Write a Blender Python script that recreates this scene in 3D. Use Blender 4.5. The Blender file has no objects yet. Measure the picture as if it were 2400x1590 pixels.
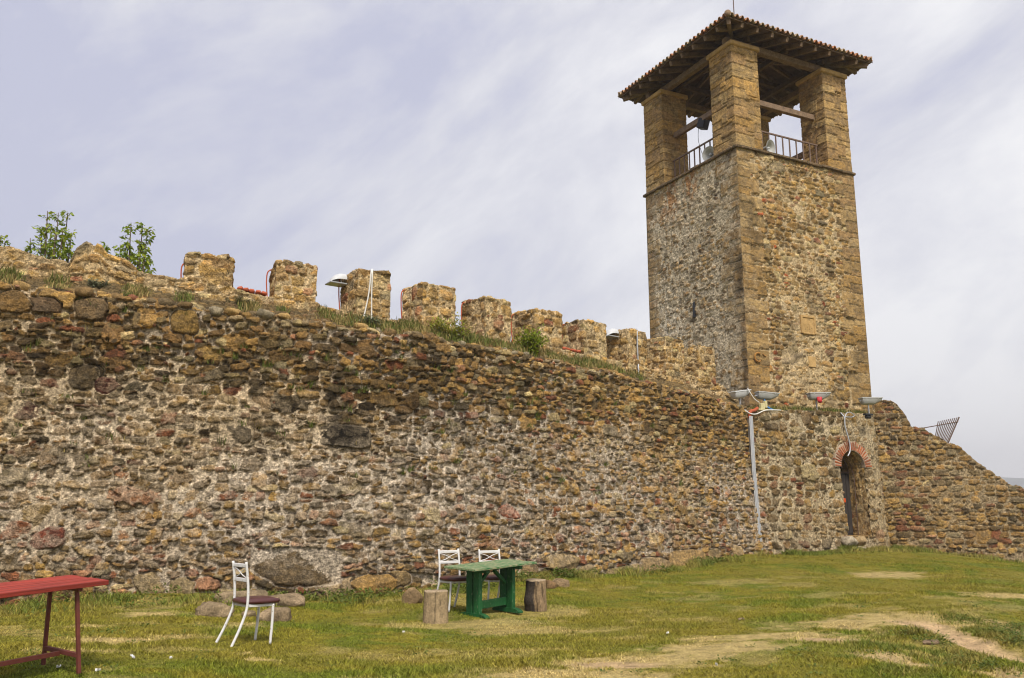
import bpy, math, random
import numpy as np
from mathutils import Vector, Matrix
PI = math.pi
DEBUG = False
rnd = random.Random(7)
scene = bpy.context.scene
COL = scene.collection

# ------------------------------------------------------------------ camera
F_SRC, CXP, CYP, PITCH = 2052.79, 1200.0, 795.0, 0.19933
cp_, sp_ = math.cos(PITCH), math.sin(PITCH)


def ray(px, py):
    """direction through a point of the photograph, scaled to unit depth"""
    a, b = (px - CXP) / F_SRC, -(py - CYP) / F_SRC
    d = np.array([a, cp_ - b * sp_, sp_ + b * cp_])
    return d / d[1]


def at(px, py, depth):
    return ray(px, py) * depth


def proj(P):
    P = np.asarray(P, float)
    zc = P[..., 1] * cp_ + P[..., 2] * sp_
    yc = -P[..., 1] * sp_ + P[..., 2] * cp_
    return CXP + F_SRC * P[..., 0] / zc, CYP - F_SRC * yc / zc


cam_d = bpy.data.cameras.new('camera')
cam_d.sensor_width = 36.0
cam_d.sensor_fit = 'HORIZONTAL'
cam_d.lens = F_SRC / 2400 * 36
cam_d.clip_start = 0.1
cam_d.clip_end = 30000
cam = bpy.data.objects.new('camera', cam_d)
COL.objects.link(cam)
cam.rotation_euler = (PI / 2 + PITCH, 0, 0)
scene.camera = cam

# ------------------------------------------------------------------ noise
_rt = np.random.RandomState(11).rand(65536)


def vnoise(x, y, seed=0):
    xi = np.floor(x).astype(np.int64)
    yi = np.floor(y).astype(np.int64)
    fx = x - xi
    fy = y - yi
    fx = fx * fx * (3 - 2 * fx)
    fy = fy * fy * (3 - 2 * fy)

    def h(a, b):
        n = (a * 374761393 + b * 668265263 + seed * 974634777) & 0x7fffffff
        n = ((n ^ (n >> 13)) * 1274126177) & 0x7fffffff
        return _rt[(n ^ (n >> 16)) & 65535]
    a = h(xi, yi)
    b = h(xi + 1, yi)
    c = h(xi, yi + 1)
    d = h(xi + 1, yi + 1)
    return (a + (b - a) * fx) * (1 - fy) + (c + (d - c) * fx) * fy


def fbm(x, y, seed=0, octv=4, gain=.5):
    s = 0
    a = 1.0
    t = 0
    for o in range(octv):
        s = s + a * vnoise(x * 2 ** o + 17.3 * o, y * 2 ** o - 9.1 * o, seed + o)
        t += a
        a *= gain
    return s / t


def sstep(a, b, x):
    t = np.clip((x - a) / (b - a), 0, 1)
    return t * t * (3 - 2 * t)


# ------------------------------------------------------------------ objects
def link(o, parent=None):
    COL.objects.link(o)
    if parent is not None:
        o.parent = parent
    return o


def tag(o, label=None, cat=None, group=None, kind=None):
    if label:
        o['label'] = label
    if cat:
        o['category'] = cat
    if group:
        o['group'] = group
    if kind:
        o['kind'] = kind
    return o


def empty(name, loc=(0, 0, 0), rz=0):
    o = bpy.data.objects.new(name, None)
    o.location = loc
    o.rotation_euler = (0, 0, rz)
    o.empty_display_size = .2
    return link(o)


def mesh_np(name, V, quads, m, cols=None, parent=None, smooth=True, tris=None):
    me = bpy.data.meshes.new(name)
    V = np.ascontiguousarray(V, dtype=np.float32)
    me.vertices.add(len(V))
    me.vertices.foreach_set('co', V.ravel())
    quads = np.asarray(quads, dtype=np.int32).reshape(-1, 4)
    nt = 0 if tris is None else len(tris)
    lp = quads.ravel()
    st = np.arange(len(quads), dtype=np.int32) * 4
    if nt:
        tris = np.asarray(tris, dtype=np.int32).reshape(-1, 3)
        st = np.concatenate([st, len(lp) + np.arange(nt, dtype=np.int32) * 3])
        lp = np.concatenate([lp, tris.ravel()])
    me.loops.add(len(lp))
    me.loops.foreach_set('vertex_index', lp.astype(np.int32))
    me.polygons.add(len(st))
    me.polygons.foreach_set('loop_start', st.astype(np.int32))
    if smooth:
        me.polygons.foreach_set('use_smooth', np.ones(len(st), dtype=bool))
    me.update(calc_edges=True)
    if cols is not None:
        at_ = me.attributes.new('Col', 'FLOAT_COLOR', 'POINT')
        c4 = np.ones((len(V), 4), dtype=np.float32)
        c4[:, :3] = cols
        at_.data.foreach_set('color', c4.ravel())
    me.materials.append(m)
    o = bpy.data.objects.new(name, me)
    return link(o, parent)


def grid_quads(nu, nv, keep=None, off=0, closed=False):
    iu = np.arange(nu if closed else nu - 1)
    i = iu[:, None]
    j = np.arange(nv - 1)[None, :]
    i2 = (i + 1) % nu
    q = np.stack([i * nv + j + 0 * i, i2 * nv + j, i2 * nv + j + 1, i * nv + j + 1 + 0 * i], -1)
    if keep is not None:
        q = q[keep]
    return q.reshape(-1, 4) + off


class MB:
    """collects simple shapes for ONE mesh object"""

    def __init__(s):
        s.v, s.f, s.c, s.cur = [], [], [], None

    def col(s, c):
        s.cur = c
        return s

    def add(s, vs, fs):
        o = len(s.v)
        s.v += [tuple(map(float, v)) for v in vs]
        s.f += [tuple(i + o for i in f) for f in fs]
        s.c += [s.cur or (1, 1, 1)] * len(vs)
        return s

    def box(s, c, size, M=None, bev=0.0, jit=0.0):
        x, y, z = [k / 2 for k in size]
        b = min(bev, x * .9, y * .9, z * .9)
        if b <= 0:
            P = [(i * x, j * y, k * z) for k in (-1, 1) for j in (-1, 1) for i in (-1, 1)]
            fs = [(0, 2, 3, 1), (4, 5, 7, 6), (0, 1, 5, 4), (2, 6, 7, 3), (0, 4, 6, 2), (1, 3, 7, 5)]
        else:
            P = []
            idx = {}
            for sx in (-1, 1):
                for sy in (-1, 1):
                    for sz in (-1, 1):
                        for ax in range(3):
                            q = [sx * (x - b), sy * (y - b), sz * (z - b)]
                            q[ax] = (sx * x, sy * y, sz * z)[ax]
                            idx[sx, sy, sz, ax] = len(P)
                            P.append(q)
            fs = []
            for ax in range(3):
                o1, o2 = [(1, 2), (0, 2), (0, 1)][ax]
                for sg in (-1, 1):
                    loop = []
                    for a, c2 in ((-1, -1), (1, -1), (1, 1), (-1, 1)):
                        k = [0, 0, 0]
                        k[ax] = sg
                        k[o1] = a
                        k[o2] = c2
                        loop.append(idx[k[0], k[1], k[2], ax])
                    fs.append(tuple(loop))
            for ax in range(3):
                o1, o2 = [(1, 2), (0, 2), (0, 1)][ax]
                for a in (-1, 1):
                    for c2 in (-1, 1):
                        k0 = [0, 0, 0]
                        k1 = [0, 0, 0]
                        k0[ax], k1[ax] = -1, 1
                        k0[o1] = k1[o1] = a
                        k0[o2] = k1[o2] = c2
                        fs.append((idx[(*k0, o1)], idx[(*k1, o1)], idx[(*k1, o2)], idx[(*k0, o2)]))
            for sx in (-1, 1):
                for sy in (-1, 1):
                    for sz in (-1, 1):
                        fs.append(tuple(idx[sx, sy, sz, a] for a in range(3)))
        out = []
        for p in P:
            p = Vector(p)
            if jit:
                p += Vector([rnd.uniform(-jit, jit) for _ in range(3)])
            if M is not None:
                p = M @ p
            out.append((p[0] + c[0], p[1] + c[1], p[2] + c[2]))
        return s.add(out, fs)

    def beam(s, a, b, w, h, up=(0, 0, 1), bev=0.006, jit=0.0):
        a, b = Vector(a), Vector(b)
        d = b - a
        L = d.length
        d.normalize()
        r = d.cross(Vector(up)).normalized()
        u2 = r.cross(d)
        M = Matrix((d, r, u2)).transposed()
        return s.box((a + b) / 2, (L, w, h), M, bev, jit)

    def tube(s, pts, r, n=8, cap=True):
        pts = [Vector(p) for p in pts]
        rs = r if isinstance(r, (list, tuple)) else [r] * len(pts)
        T = []
        for i in range(len(pts)):
            t = pts[min(i + 1, len(pts) - 1)] - pts[max(i - 1, 0)]
            T.append(t.normalized())
        nrm = T[0].orthogonal().normalized()
        vs, fs = [], []
        for i, p in enumerate(pts):
            nrm = (nrm - T[i] * nrm.dot(T[i])).normalized()
            bi = T[i].cross(nrm)
            for k in range(n):
                a = 2 * PI * k / n
                vs.append(p + (nrm * math.cos(a) + bi * math.sin(a)) * rs[i])
        for i in range(len(pts) - 1):
            for k in range(n):
                fs.append((i * n + k, i * n + (k + 1) % n, (i + 1) * n + (k + 1) % n, (i + 1) * n + k))
        if cap:
            fs.append(tuple(range(n - 1, -1, -1)))
            fs.append(tuple((len(pts) - 1) * n + k for k in range(n)))
        return s.add(vs, fs)

    def lathe(s, prof, n=16, M=None):
        vs, fs = [], []
        for r, z in prof:
            for k in range(n):
                a = 2 * PI * k / n
                v = Vector((r * math.cos(a), r * math.sin(a), z))
                vs.append(M @ v if M else v)
        for i in range(len(prof) - 1):
            for k in range(n):
                fs.append((i * n + k, i * n + (k + 1) % n, (i + 1) * n + (k + 1) % n, (i + 1) * n + k))
        return s.add(vs, fs)

    def build(s, name, m, parent=None, smooth=False, cols=False):
        me = bpy.data.meshes.new(name)
        me.from_pydata(s.v, [], s.f)
        if cols:
            a = me.attributes.new('Col', 'FLOAT_COLOR', 'POINT')
            a.data.foreach_set('color', np.array([(*c[:3], 1) for c in s.c], dtype=np.float32).ravel())
        if smooth:
            me.polygons.foreach_set('use_smooth', np.ones(len(me.polygons), dtype=bool))
        me.materials.append(m)
        me.update()
        return link(bpy.data.objects.new(name, me), parent)


def spline(pts, n=6):
    """Catmull-Rom through the points"""
    P = [Vector(p) for p in pts]
    out = []
    for i in range(len(P) - 1):
        a, b, c, d = P[max(i - 1, 0)], P[i], P[i + 1], P[min(i + 2, len(P) - 1)]
        for k in range(n):
            t = k / n
            out.append(.5 * ((2 * b) + (c - a) * t + (2 * a - 5 * b + 4 * c - d) * t * t + (3 * b - a - 3 * c + d) * t ** 3))
    out.append(P[-1])
    return out


# ------------------------------------------------------------------ materials
def new_mat(name):
    m = bpy.data.materials.new(name)
    m.use_nodes = True
    nt = m.node_tree
    b = nt.nodes['Principled BSDF']
    return m, nt, b


def nd(nt, typ, **kw):
    n = nt.nodes.new(typ)
    for k, v in kw.items():
        if k.startswith('_'):
            setattr(n, k[1:], v)
        else:
            n.inputs[k.replace('__', ' ')].default_value = v
    return n


def mixc(nt, mode, fac, a, b):
    n = nt.nodes.new('ShaderNodeMix')
    n.data_type = 'RGBA'
    n.blend_type = mode
    for s, v in ((n.inputs[0], fac), (n.inputs[6], a), (n.inputs[7], b)):
        if hasattr(v, 'is_linked') or isinstance(v, bpy.types.NodeSocket):
            nt.links.new(v, s)
        else:
            s.default_value = v if not isinstance(v, tuple) else (*v[:3], 1)
    return n.outputs[2]


def ramp(nt, src, pts):
    r = nt.nodes.new('ShaderNodeValToRGB')
    el = r.color_ramp.elements
    while len(el) < len(pts):
        el.new(.5)
    for e, (p, c) in zip(el, pts):
        e.position = p
        e.color = (c, c, c, 1) if isinstance(c, (int, float)) else (*c, 1)
    nt.links.new(src, r.inputs[0])
    return r.outputs[0]


def noise(nt, scale, detail=4, rough=.6, vec=None):
    n = nt.nodes.new('ShaderNodeTexNoise')
    n.inputs['Scale'].default_value = scale
    n.inputs['Detail'].default_value = detail
    n.inputs['Roughness'].default_value = rough
    if vec is not None:
        nt.links.new(vec, n.inputs['Vector'])
    return n.outputs['Fac']


def objco(nt, scale=(1, 1, 1)):
    t = nt.nodes.new('ShaderNodeTexCoord')
    mp = nt.nodes.new('ShaderNodeMapping')
    mp.inputs['Scale'].default_value = scale
    nt.links.new(t.outputs['Object'], mp.inputs[0])
    return mp.outputs[0]


def bump(nt, b, h, strength, dist):
    bp = nt.nodes.new('ShaderNodeBump')
    bp.inputs['Strength'].default_value = strength
    bp.inputs['Distance'].default_value = dist
    nt.links.new(h, bp.inputs['Height'])
    nt.links.new(bp.outputs[0], b.inputs['Normal'])


def mat_attr(name, rough=.92, var=.5, sc=(22, 70), bd=.012, bs=.8, spec=.15):
    """colour of each stone or leaf comes from the mesh attribute Col; fine grain is noise"""
    m, nt, b = new_mat(name)
    a = nt.nodes.new('ShaderNodeAttribute')
    a.attribute_name = 'Col'
    co = objco(nt)
    n1 = noise(nt, sc[0], 5, .65, co)
    n2 = noise(nt, sc[1], 3, .6, co)
    r1 = ramp(nt, n1, [(.3, 1 - var), (.7, 1 + var * .55)])
    r2 = ramp(nt, n2, [(.3, 1 - var * .8), (.7, 1 + var * .6)])
    c = mixc(nt, 'MULTIPLY', 1.0, a.outputs['Color'], r1)
    c = mixc(nt, 'MULTIPLY', 1.0, c, r2)
    nt.links.new(c, b.inputs['Base Color'])
    b.inputs['Roughness'].default_value = rough
    b.inputs['Specular IOR Level'].default_value = spec
    if bd:
        ad = nt.nodes.new('ShaderNodeMath')
        ad.operation = 'ADD'
        nt.links.new(n1, ad.inputs[0])
        nt.links.new(n2, ad.inputs[1])
        bump(nt, b, ad.outputs[0], bs, bd)
    return m


def mat_plain(name, c, rough=.6, var=.25, sc=12, stretch=(1, 1, 1), bd=.002, spec=.3, metal=0.0, c2=None, thr=(.55, .65)):
    m, nt, b = new_mat(name)
    co = objco(nt, stretch)
    n1 = noise(nt, sc, 5, .65, co)
    n2 = noise(nt, sc * 4.3, 3, .6, co)
    r1 = ramp(nt, n1, [(.3, 1 - var), (.7, 1 + var)])
    base = mixc(nt, 'MULTIPLY', 1.0, (*c, 1), r1)
    if c2 is not None:
        base = mixc(nt, 'MIX', ramp(nt, n2, [(thr[0], 0.0), (thr[1], 1.0)]), base, (*c2, 1))
    nt.links.new(base, b.inputs['Base Color'])
    b.inputs['Roughness'].default_value = rough
    b.inputs['Specular IOR Level'].default_value = spec
    b.inputs['Metallic'].default_value = metal
    if bd:
        bump(nt, b, n2, .6, bd)
    return m


M_STONE = mat_attr('masonry', bd=.03, bs=1.0, var=.6, sc=(15, 42))
M_ASHLAR = mat_attr('tower_masonry', bd=.014, bs=.8, var=.42, sc=(9, 34))
M_ROCK = mat_attr('field_stone', bd=.02, sc=(9, 40))
M_GROUND = mat_attr('turf_soil', sc=(6, 45), bd=.03, var=.45)
M_GRASS = mat_attr('grass_blade', rough=.75, var=.12, bd=0, spec=.2)
M_LEAF = mat_attr('leaf', rough=.55, var=.2, sc=(14, 50), bd=0, spec=.3)
_nt = M_LEAF.node_tree
_b = _nt.nodes['Principled BSDF']
_tr = _nt.nodes.new('ShaderNodeBsdfTranslucent')
_ms = _nt.nodes.new('ShaderNodeMixShader')
_ms.inputs[0].default_value = .35
_nt.links.new(_b.inputs['Base Color'].links[0].from_socket, _tr.inputs[0])
_nt.links.new(_b.outputs[0], _ms.inputs[1])
_nt.links.new(_tr.outputs[0], _ms.inputs[2])
_nt.links.new(_ms.outputs[0], _nt.nodes['Material Output'].inputs[0])
M_TILE = mat_attr('clay_tile', rough=.85, var=.35, sc=(8, 40), bd=.006)
M_TIMBER = mat_plain('old_timber', (.19, .125, .08), .8, .35, 6, (1, 1, 1), .004, c2=(.30, .22, .15), thr=(.5, .75))
M_TIMBERD = mat_plain('dark_timber', (.11, .07, .042), .85, .35, 6, (1, 1, 1), .004)
M_LEDGE = mat_plain('mossy_slab', (.17, .11, .06), .9, .45, 5, bd=.008, c2=(.06, .055, .03), thr=(.45, .65))
M_CAP = mat_plain('sandstone_cap', (.42, .27, .11), .9, .3, 5, bd=.01)
M_IRON = mat_plain('rusty_iron', (.12, .075, .055), .7, .3, 20, bd=.001)
M_WHITEP = mat_plain('white_enamel', (.66, .65, .64), .45, .12, 9, bd=0, spec=.35, c2=(.30, .2, .13), thr=(.64, .68))
M_VINYL = mat_plain('maroon_vinyl', (.075, .022, .022), .38, .2, 14, bd=.001, spec=.45)
M_RED = mat_plain('red_paint', (.32, .04, .025), .6, .45, 1.6, (.6, 14, 14), .004, spec=.3, c2=(.13, .022, .017), thr=(.5, .7))
M_REDFR = mat_plain('oxide_paint', (.135, .035, .025), .55, .2, 14, bd=.001, c2=(.09, .04, .03), thr=(.6, .7))
M_GREEN = mat_plain('green_paint', (.012, .085, .024), .55, .35, 4, (3, 3, 1), .003, spec=.3, c2=(.11, .17, .09), thr=(.6, .68))
M_GREENTOP = mat_plain('worn_green_paint', (.035, .15, .05), .65, .3, 2.2, (1, 9, 9), .004, spec=.25, c2=(.36, .33, .2), thr=(.44, .6))
M_LOG = mat_plain('weathered_log', (.36, .25, .15), .85, .35, 5, (5, 5, .6), .012, c2=(.17, .11, .07), thr=(.55, .66))
M_LOGD = mat_plain('charred_log', (.25, .17, .11), .85, .5, 4, (4, 4, .5), .015, c2=(.03, .025, .025), thr=(.42, .5))
M_LOGA = mat_attr('log_bark', rough=.9, var=.35, sc=(12, 40), bd=.006)
M_LOGTOP = mat_plain('sawn_wood', (.33, .25, .16), .85, .3, 14, bd=.004, c2=(.12, .08, .05), thr=(.55, .66))
M_GREYM = mat_plain('grey_metal', (.44, .45, .48), .45, .12, 8, (3, 3, .6), .001, metal=.35, c2=(.34, .34, .36), thr=(.6, .7))
M_LAMP = mat_plain('lamp_housing', (.38, .38, .37), .5, .12, 9, bd=0)
M_LAMPW = mat_plain('pale_lamp_housing', (.52, .53, .54), .45, .08, 9, bd=0)
M_GLASS = mat_plain('dusty_glass', (.32, .33, .34), .25, .15, 9, bd=0, spec=.6)
M_ORANGE = mat_plain('orange_conduit', (.40, .085, .03), .55, .25, 20, bd=.001)
M_CABLEW = mat_plain('white_cable', (.68, .66, .62), .5, .08, 20, bd=0)
M_REDP = mat_plain('red_plastic', (.5, .03, .04), .45, .2, 20, bd=0)
M_BLUEP = mat_plain('blue_cable', (.05, .2, .5), .5, .1, 20, bd=0)
M_YEL = mat_plain('cream_plastic', (.52, .46, .25), .55, .15, 20, bd=0)
M_BLACK = mat_plain('black_metal', (.022, .022, .025), .5, .2, 20, bd=0)
M_DOOR = mat_plain('grey_door', (.042, .036, .033), .65, .3, 5, (8, 8, .7), .003)
M_BARK = mat_plain('bark', (.12, .085, .06), .9, .3, 14, (1, 1, .3), .01)
M_PAPER = mat_plain('paper', (.78, .77, .76), .7, .06, 20, bd=0)
M_HILL = mat_plain('wooded_hill', (.05, .07, .035), .95, .4, .01, bd=0)
M_BRICK = mat_attr('brick', rough=.9, var=.3, sc=(20, 70), bd=.005)
# ------------------------------------------------------------------ rubble masonry as relief on a grid
TAN, OCH, BRN, GRB = (.37, .24, .095), (.41, .265, .10), (.235, .15, .065), (.18, .13, .07)
DRK, RED, PNK, PAL = (.10, .075, .045), (.24, .10, .055), (.37, .20, .115), (.49, .39, .22)
GRY, ORB = (.28, .23, .15), (.42, .12, .045)
PAL_WALL = [(2.6, TAN), (1.0, OCH), (2.6, BRN), (2.2, GRB), (.9, DRK), (.95, RED), (.7, PNK), (.6, PAL), (1.0, GRY)]
PAL_LIGHT = [(4.2, TAN), (2.0, OCH), (1.2, BRN), (.5, GRB), (.3, RED), (.35, PNK), (1.6, PAL), (.5, GRY)]
PAL_BAST = [(3, TAN), (1.6, OCH), (2.2, BRN), (1.2, GRB), (.8, RED), (.5, PNK), (.6, PAL), (.7, GRY), (.2, DRK)]


def stone_field(us, vs, seed, hr=(.09, .2), asp=(1.1, 3.0), pal=PAL_WALL, fill=.5, prot=(-.005, .035), depth=.05,
                warp=.04, big=.03, quoin=None, pw=(3, 6), mort=((.50, .42, .34), (.43, .33, .2)), smear=.6, cut=.9,
                gap=.06, specials=(), edge=(.06, .24), palfn=None, fine=.022, jdark=.5, vj=.012, rj=.09):
    R = random.Random(seed)
    us = np.asarray(us, float)
    vs = np.asarray(vs, float)
    U, V = np.meshgrid(us, vs, indexing='ij')
    Uw = U + warp * (fbm(U * 1.7, V * 1.7, seed) - .5) * 2 + fine * (fbm(U * 11, V * 11, seed + 5, 3) - .5) * 2
    Vw = V + warp * (fbm(U * 1.3 + 40, V * 1.3, seed + 9) - .5) * 2 + fine * (fbm(U * 11 + 30, V * 11, seed + 6, 3) - .5) * 2
    D = np.full(U.shape, 9.0)
    P = np.zeros(U.shape)
    T = np.zeros(U.shape)
    ED = np.ones(U.shape)
    IX = np.zeros(U.shape, dtype=np.int32)
    LK = np.zeros(U.shape, dtype=bool)
    cols = [(0, 0, 0)]
    wsum = sum(w for w, _ in pal)

    def pick(cu, cv):
        pl = palfn(cu, cv) if palfn else pal
        t = R.random() * sum(w for w, _ in pl)
        for w, c in pl:
            t -= w
            if t <= 0:
                break
        k = R.uniform(.72, 1.28)
        return tuple(max(.01, x * k * R.uniform(.97, 1.03)) for x in c)

    def put(cu, cv, a, b, dom=1.0, col=None, p=None, rot=None, pr=None, cuts=None, tilt=.10, ed=None, lock=False):
        rot = R.gauss(0, rj) if rot is None else rot
        m = warp + .03
        i0, i1 = np.searchsorted(us, (cu - a * 1.15 - b * .3 - m, cu + a * 1.15 + b * .3 + m))
        j0, j1 = np.searchsorted(vs, (cv - b * 1.15 - a * .2 - m, cv + b * 1.15 + a * .2 + m))
        if i1 - i0 < 1 or j1 - j0 < 1:
            return
        w = (slice(i0, i1), slice(j0, j1))
        x = Uw[w] - cu
        y = Vw[w] - cv
        c, s = math.cos(rot), math.sin(rot)
        x, y = (x * c + y * s) / a, (-x * s + y * c) / b
        p = p or R.uniform(*pw)
        d = (np.abs(x) ** p + np.abs(y) ** p) ** (1 / p)
        for _ in range(R.choice((1, 2, 2, 3)) if cuts is None else cuts):
            an = R.uniform(0, 2 * PI)
            d = np.maximum(d, (x * math.cos(an) + y * math.sin(an)) / R.uniform(cut * .85, cut * 1.22))
        d = d * dom
        k = (d < D[w]) & ~LK[w]
        if lock:
            LK[w] |= d < 1.06
        D[w] = np.where(k, d, D[w])
        P[w] = np.where(k, R.uniform(*prot) if pr is None else pr, P[w])
        ca, cb_, ck = R.gauss(0, 1), R.gauss(0, 1), R.uniform(0, .42) * (tilt > .05)
        cr_ = np.abs((x - R.uniform(-.3, .3)) * ca * a + (y - R.uniform(-.3, .3)) * cb_ * b) / math.hypot(ca, cb_)
        T[w] = np.where(k, (x * a * R.gauss(0, tilt) + y * b * R.gauss(-.05, tilt)) - ck * cr_, T[w])
        ED[w] = np.where(k, R.uniform(*edge) if ed is None else ed, ED[w])
        cols.append(col or pick(cu, cv))
        IX[w] = np.where(k, len(cols) - 1, IX[w])

    if quoin:
        for q in quoin:
            v = vs[0]
            flip = 0
            while v < vs[-1]:
                h = R.uniform(.2, .36)
                w = (.62, .34)[flip] * R.uniform(.8, 1.25)
                flip = 1 - flip
                put(q, v + h / 2, w, h / 2 * .97, .62, tuple(np.array(R.choice((TAN, (.36, .25, .12), (.40, .29, .15), (.31, .215, .11), (.35, .235, .12)))) * R.uniform(.8, 1.12)), 9, 0, R.uniform(.0, .012), 0, .02, .08, True)
                v += h
    for s in specials:
        put(*s[:4], **dict(s[4], lock=True))
    v = vs[0] - .1
    while v < vs[-1] + .1:
        h = R.uniform(*hr)
        u = us[0] - R.random() * .4
        while u < us[-1] + .3:
            w = h * R.uniform(*asp)
            t = R.random()
            cu, cv = u + w / 2, v + h / 2
            if t < .11:
                f = R.uniform(.35, .65)
                for a0, a1 in ((0, f), (f, 1)):
                    put(cu + R.uniform(-.02, .02), v + h * (a0 + a1) / 2, w / 2 * R.uniform(.85, 1), h * (a1 - a0) / 2 * .95)
            elif t < .11 + gap:
                for _ in range(3):
                    put(u + R.random() * w, v + R.random() * h, R.uniform(.02, .05), R.uniform(.02, .04))
            elif t < .11 + gap + big:
                put(cu, cv, w / 2 * R.uniform(1.2, 1.6), h / 2 * R.uniform(1.3, 1.8), .8)
            else:
                put(cu + R.uniform(-.012, .012), cv + R.uniform(-vj, vj), w / 2 * R.uniform(.86, 1.03), h / 2 * R.uniform(.8, 1.06))
            u += w
        v += h
    f = fill(U, V) if callable(fill) else fill + 0 * U
    g1 = fbm(U * 30, V * 30, seed + 21, 3)
    g2 = fbm(U * 7, V * 7, seed + 22, 4)
    g3 = fbm(U * 55, V * 55, seed + 23, 2)
    prof = np.clip((1 - D) / ED, 0, 1)
    prof = np.sqrt(np.clip(prof * (2 - prof), 0, 1))
    stone = -depth + (depth + P + T) * prof + (g2 - .5) * .03 * prof + (.5 - np.abs(g1 - .5) * 2) * .014 + (g3 - .5) * .008
    stone = np.where(D < 1, stone, -depth - .03)
    mo = -depth + (depth + .012) * f + (g1 - .5) * .03 + (g2 - .5) * .035 + (g3 - .5) * .015
    H = np.maximum(stone, mo)
    C = np.array(cols)[IX]
    two = sstep(.45, .62, fbm(U * 9 + 5, V * 12, seed + 31, 3))[..., None]
    C = C * (1 - .32 * two) + .12 * two * C.mean(-1, keepdims=True)
    lam = fbm(U * 4, V * 38, seed + 33, 2)
    C = C * (.72 + .56 * lam)[..., None]
    ml = sstep(.35, .65, fbm(U * .35, V * .35, seed + 41, 3))[..., None]
    mc = np.array(mort[0]) * (1 - ml) + np.array(mort[1]) * ml
    mc = mc * (.30 + 1.25 * fbm(U * 34, V * 34, seed + 42, 2) + .5 * (g1 - .5))[..., None]
    sm = fbm(U * 6.5, V * 8, seed + 51, 5, .65)
    k = np.maximum(sstep(-.004, .006, mo - stone), smear * sstep(.68, .56, sm + .35 * (1 - f) - .06) * sstep(.25, .7, f))
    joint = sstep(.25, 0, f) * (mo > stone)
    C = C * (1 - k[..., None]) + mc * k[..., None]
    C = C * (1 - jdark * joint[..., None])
    C = C * np.array((1.05, .97, .80))
    stone_field.k = k
    return H, C, U, V


# ------------------------------------------------------------------ plan curves
class Curve:
    def __init__(s, pts):
        s.p = np.asarray(pts, float)
        d = np.linalg.norm(np.diff(s.p, axis=0), axis=1)
        s.s = np.concatenate([[0], np.cumsum(d)])
        s.L = s.s[-1]
        t = np.gradient(s.p, axis=0)
        t /= np.linalg.norm(t, axis=1)[:, None]
        s.t = t

    def at(s, q):
        return np.stack([np.interp(q, s.s, s.p[:, 0]), np.interp(q, s.s, s.p[:, 1])], -1)

    def tan(s, q):
        t = np.stack([np.interp(q, s.s, s.t[:, 0]), np.interp(q, s.s, s.t[:, 1])], -1)
        return t / np.linalg.norm(t, axis=-1, keepdims=True)

    def nor(s, q):                                    # outward = to the right of the walking direction
        t = s.tan(q)
        return np.stack([t[..., 1], -t[..., 0]], -1)

    def hit(s, px, py, off=0.0):
        P = s.p + np.stack([s.t[:, 1], -s.t[:, 0]], -1) * off
        a = ray(px, py)
        g = P[:, 0] - a[0] * P[:, 1]
        k = np.nonzero(np.sign(g[:-1]) != np.sign(g[1:]))[0]
        if len(k) == 0:
            i = int(np.argmin(np.abs(g)))
            return s.s[i], a[2] * P[i, 1], P[i, 1]
        i = min(k, key=lambda q: P[q, 1])
        f = g[i] / (g[i] - g[i + 1])
        y = P[i, 1] + f * (P[i + 1, 1] - P[i, 1])
        return s.s[i] + f * (s.s[i + 1] - s.s[i]), a[2] * y, y


def profile(curve, pts, off=0.0):
    a = sorted((curve.hit(x, y, off)[:2] for x, y in pts))
    ss = np.array([q[0] for q in a])
    zz = np.array([q[1] for q in a])
    return lambda s: np.interp(s, ss, zz)


DS = 2400 / 2367.0
_mp = np.array([(-13.3, 12.3), (-10.4, 13.3), (-7.3, 14.38), (-5.78, 14.92), (-4.30, 15.46), (-2.97, 16.1), (-1.79, 17.0), (-.6, 18.1),
                (.53, 19.24), (1.7, 20.36), (2.87, 21.43), (4.0, 22.52), (5.13, 23.68), (6.3, 24.78), (7.3, 25.7)])
PARA = Curve(np.array([(v.x, v.y) for v in spline([(*q, 0) for q in _mp], 24)]))
LEDGE = .7
BATTER = .07
TOP_PX = [(-260, 640), (-100, 655), (0, 664), (100, 672), (200, 684), (300, 697), (400, 708), (500, 719), (560, 727), (640, 737), (700, 747), (780, 756), (850, 767), (920, 776),
          (1000, 786), (1100, 803), (1180, 819), (1250, 833), (1330, 849), (1400, 864), (1500, 888), (1580, 907), (1650, 927), (1700, 940), (1735, 951)]
face_top = profile(PARA, [(x * DS, y * DS) for x, y in TOP_PX], LEDGE)
PAR_PX = [(-260, 548), (-100, 560), (0, 569), (60, 580), (100, 592), (150, 606), (160, 610), (325, 630), (390, 638), (540, 668), (600, 681), (735, 704), (775, 712), (905, 742),
          (935, 746), (1055, 764), (1075, 768), (1180, 791), (1195, 793), (1300, 808), (1400, 830), (1495, 850), (1580, 868), (1640, 874), (1672, 893), (1688, 912), (1705, 925), (1720, 930)]
para_top = profile(PARA, [(x * DS, y * DS) for x, y in PAR_PX], 0.0)

# tower frame
TH = 0.4685
UX, UY = math.cos(TH), math.sin(TH)
Uv = np.array([UX, UY, 0])
Vv = np.array([-UY, UX, 0])
TS = np.array([6.936, 25.362, 0])
WR, WL = 5.015, 4.78
ZL = 11.19


def tw(a, b, z):
    """tower frame: a along the right face, b along the left face (backwards), z up"""
    return TS + Uv * a + Vv * b + np.array([0, 0, z])


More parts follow.
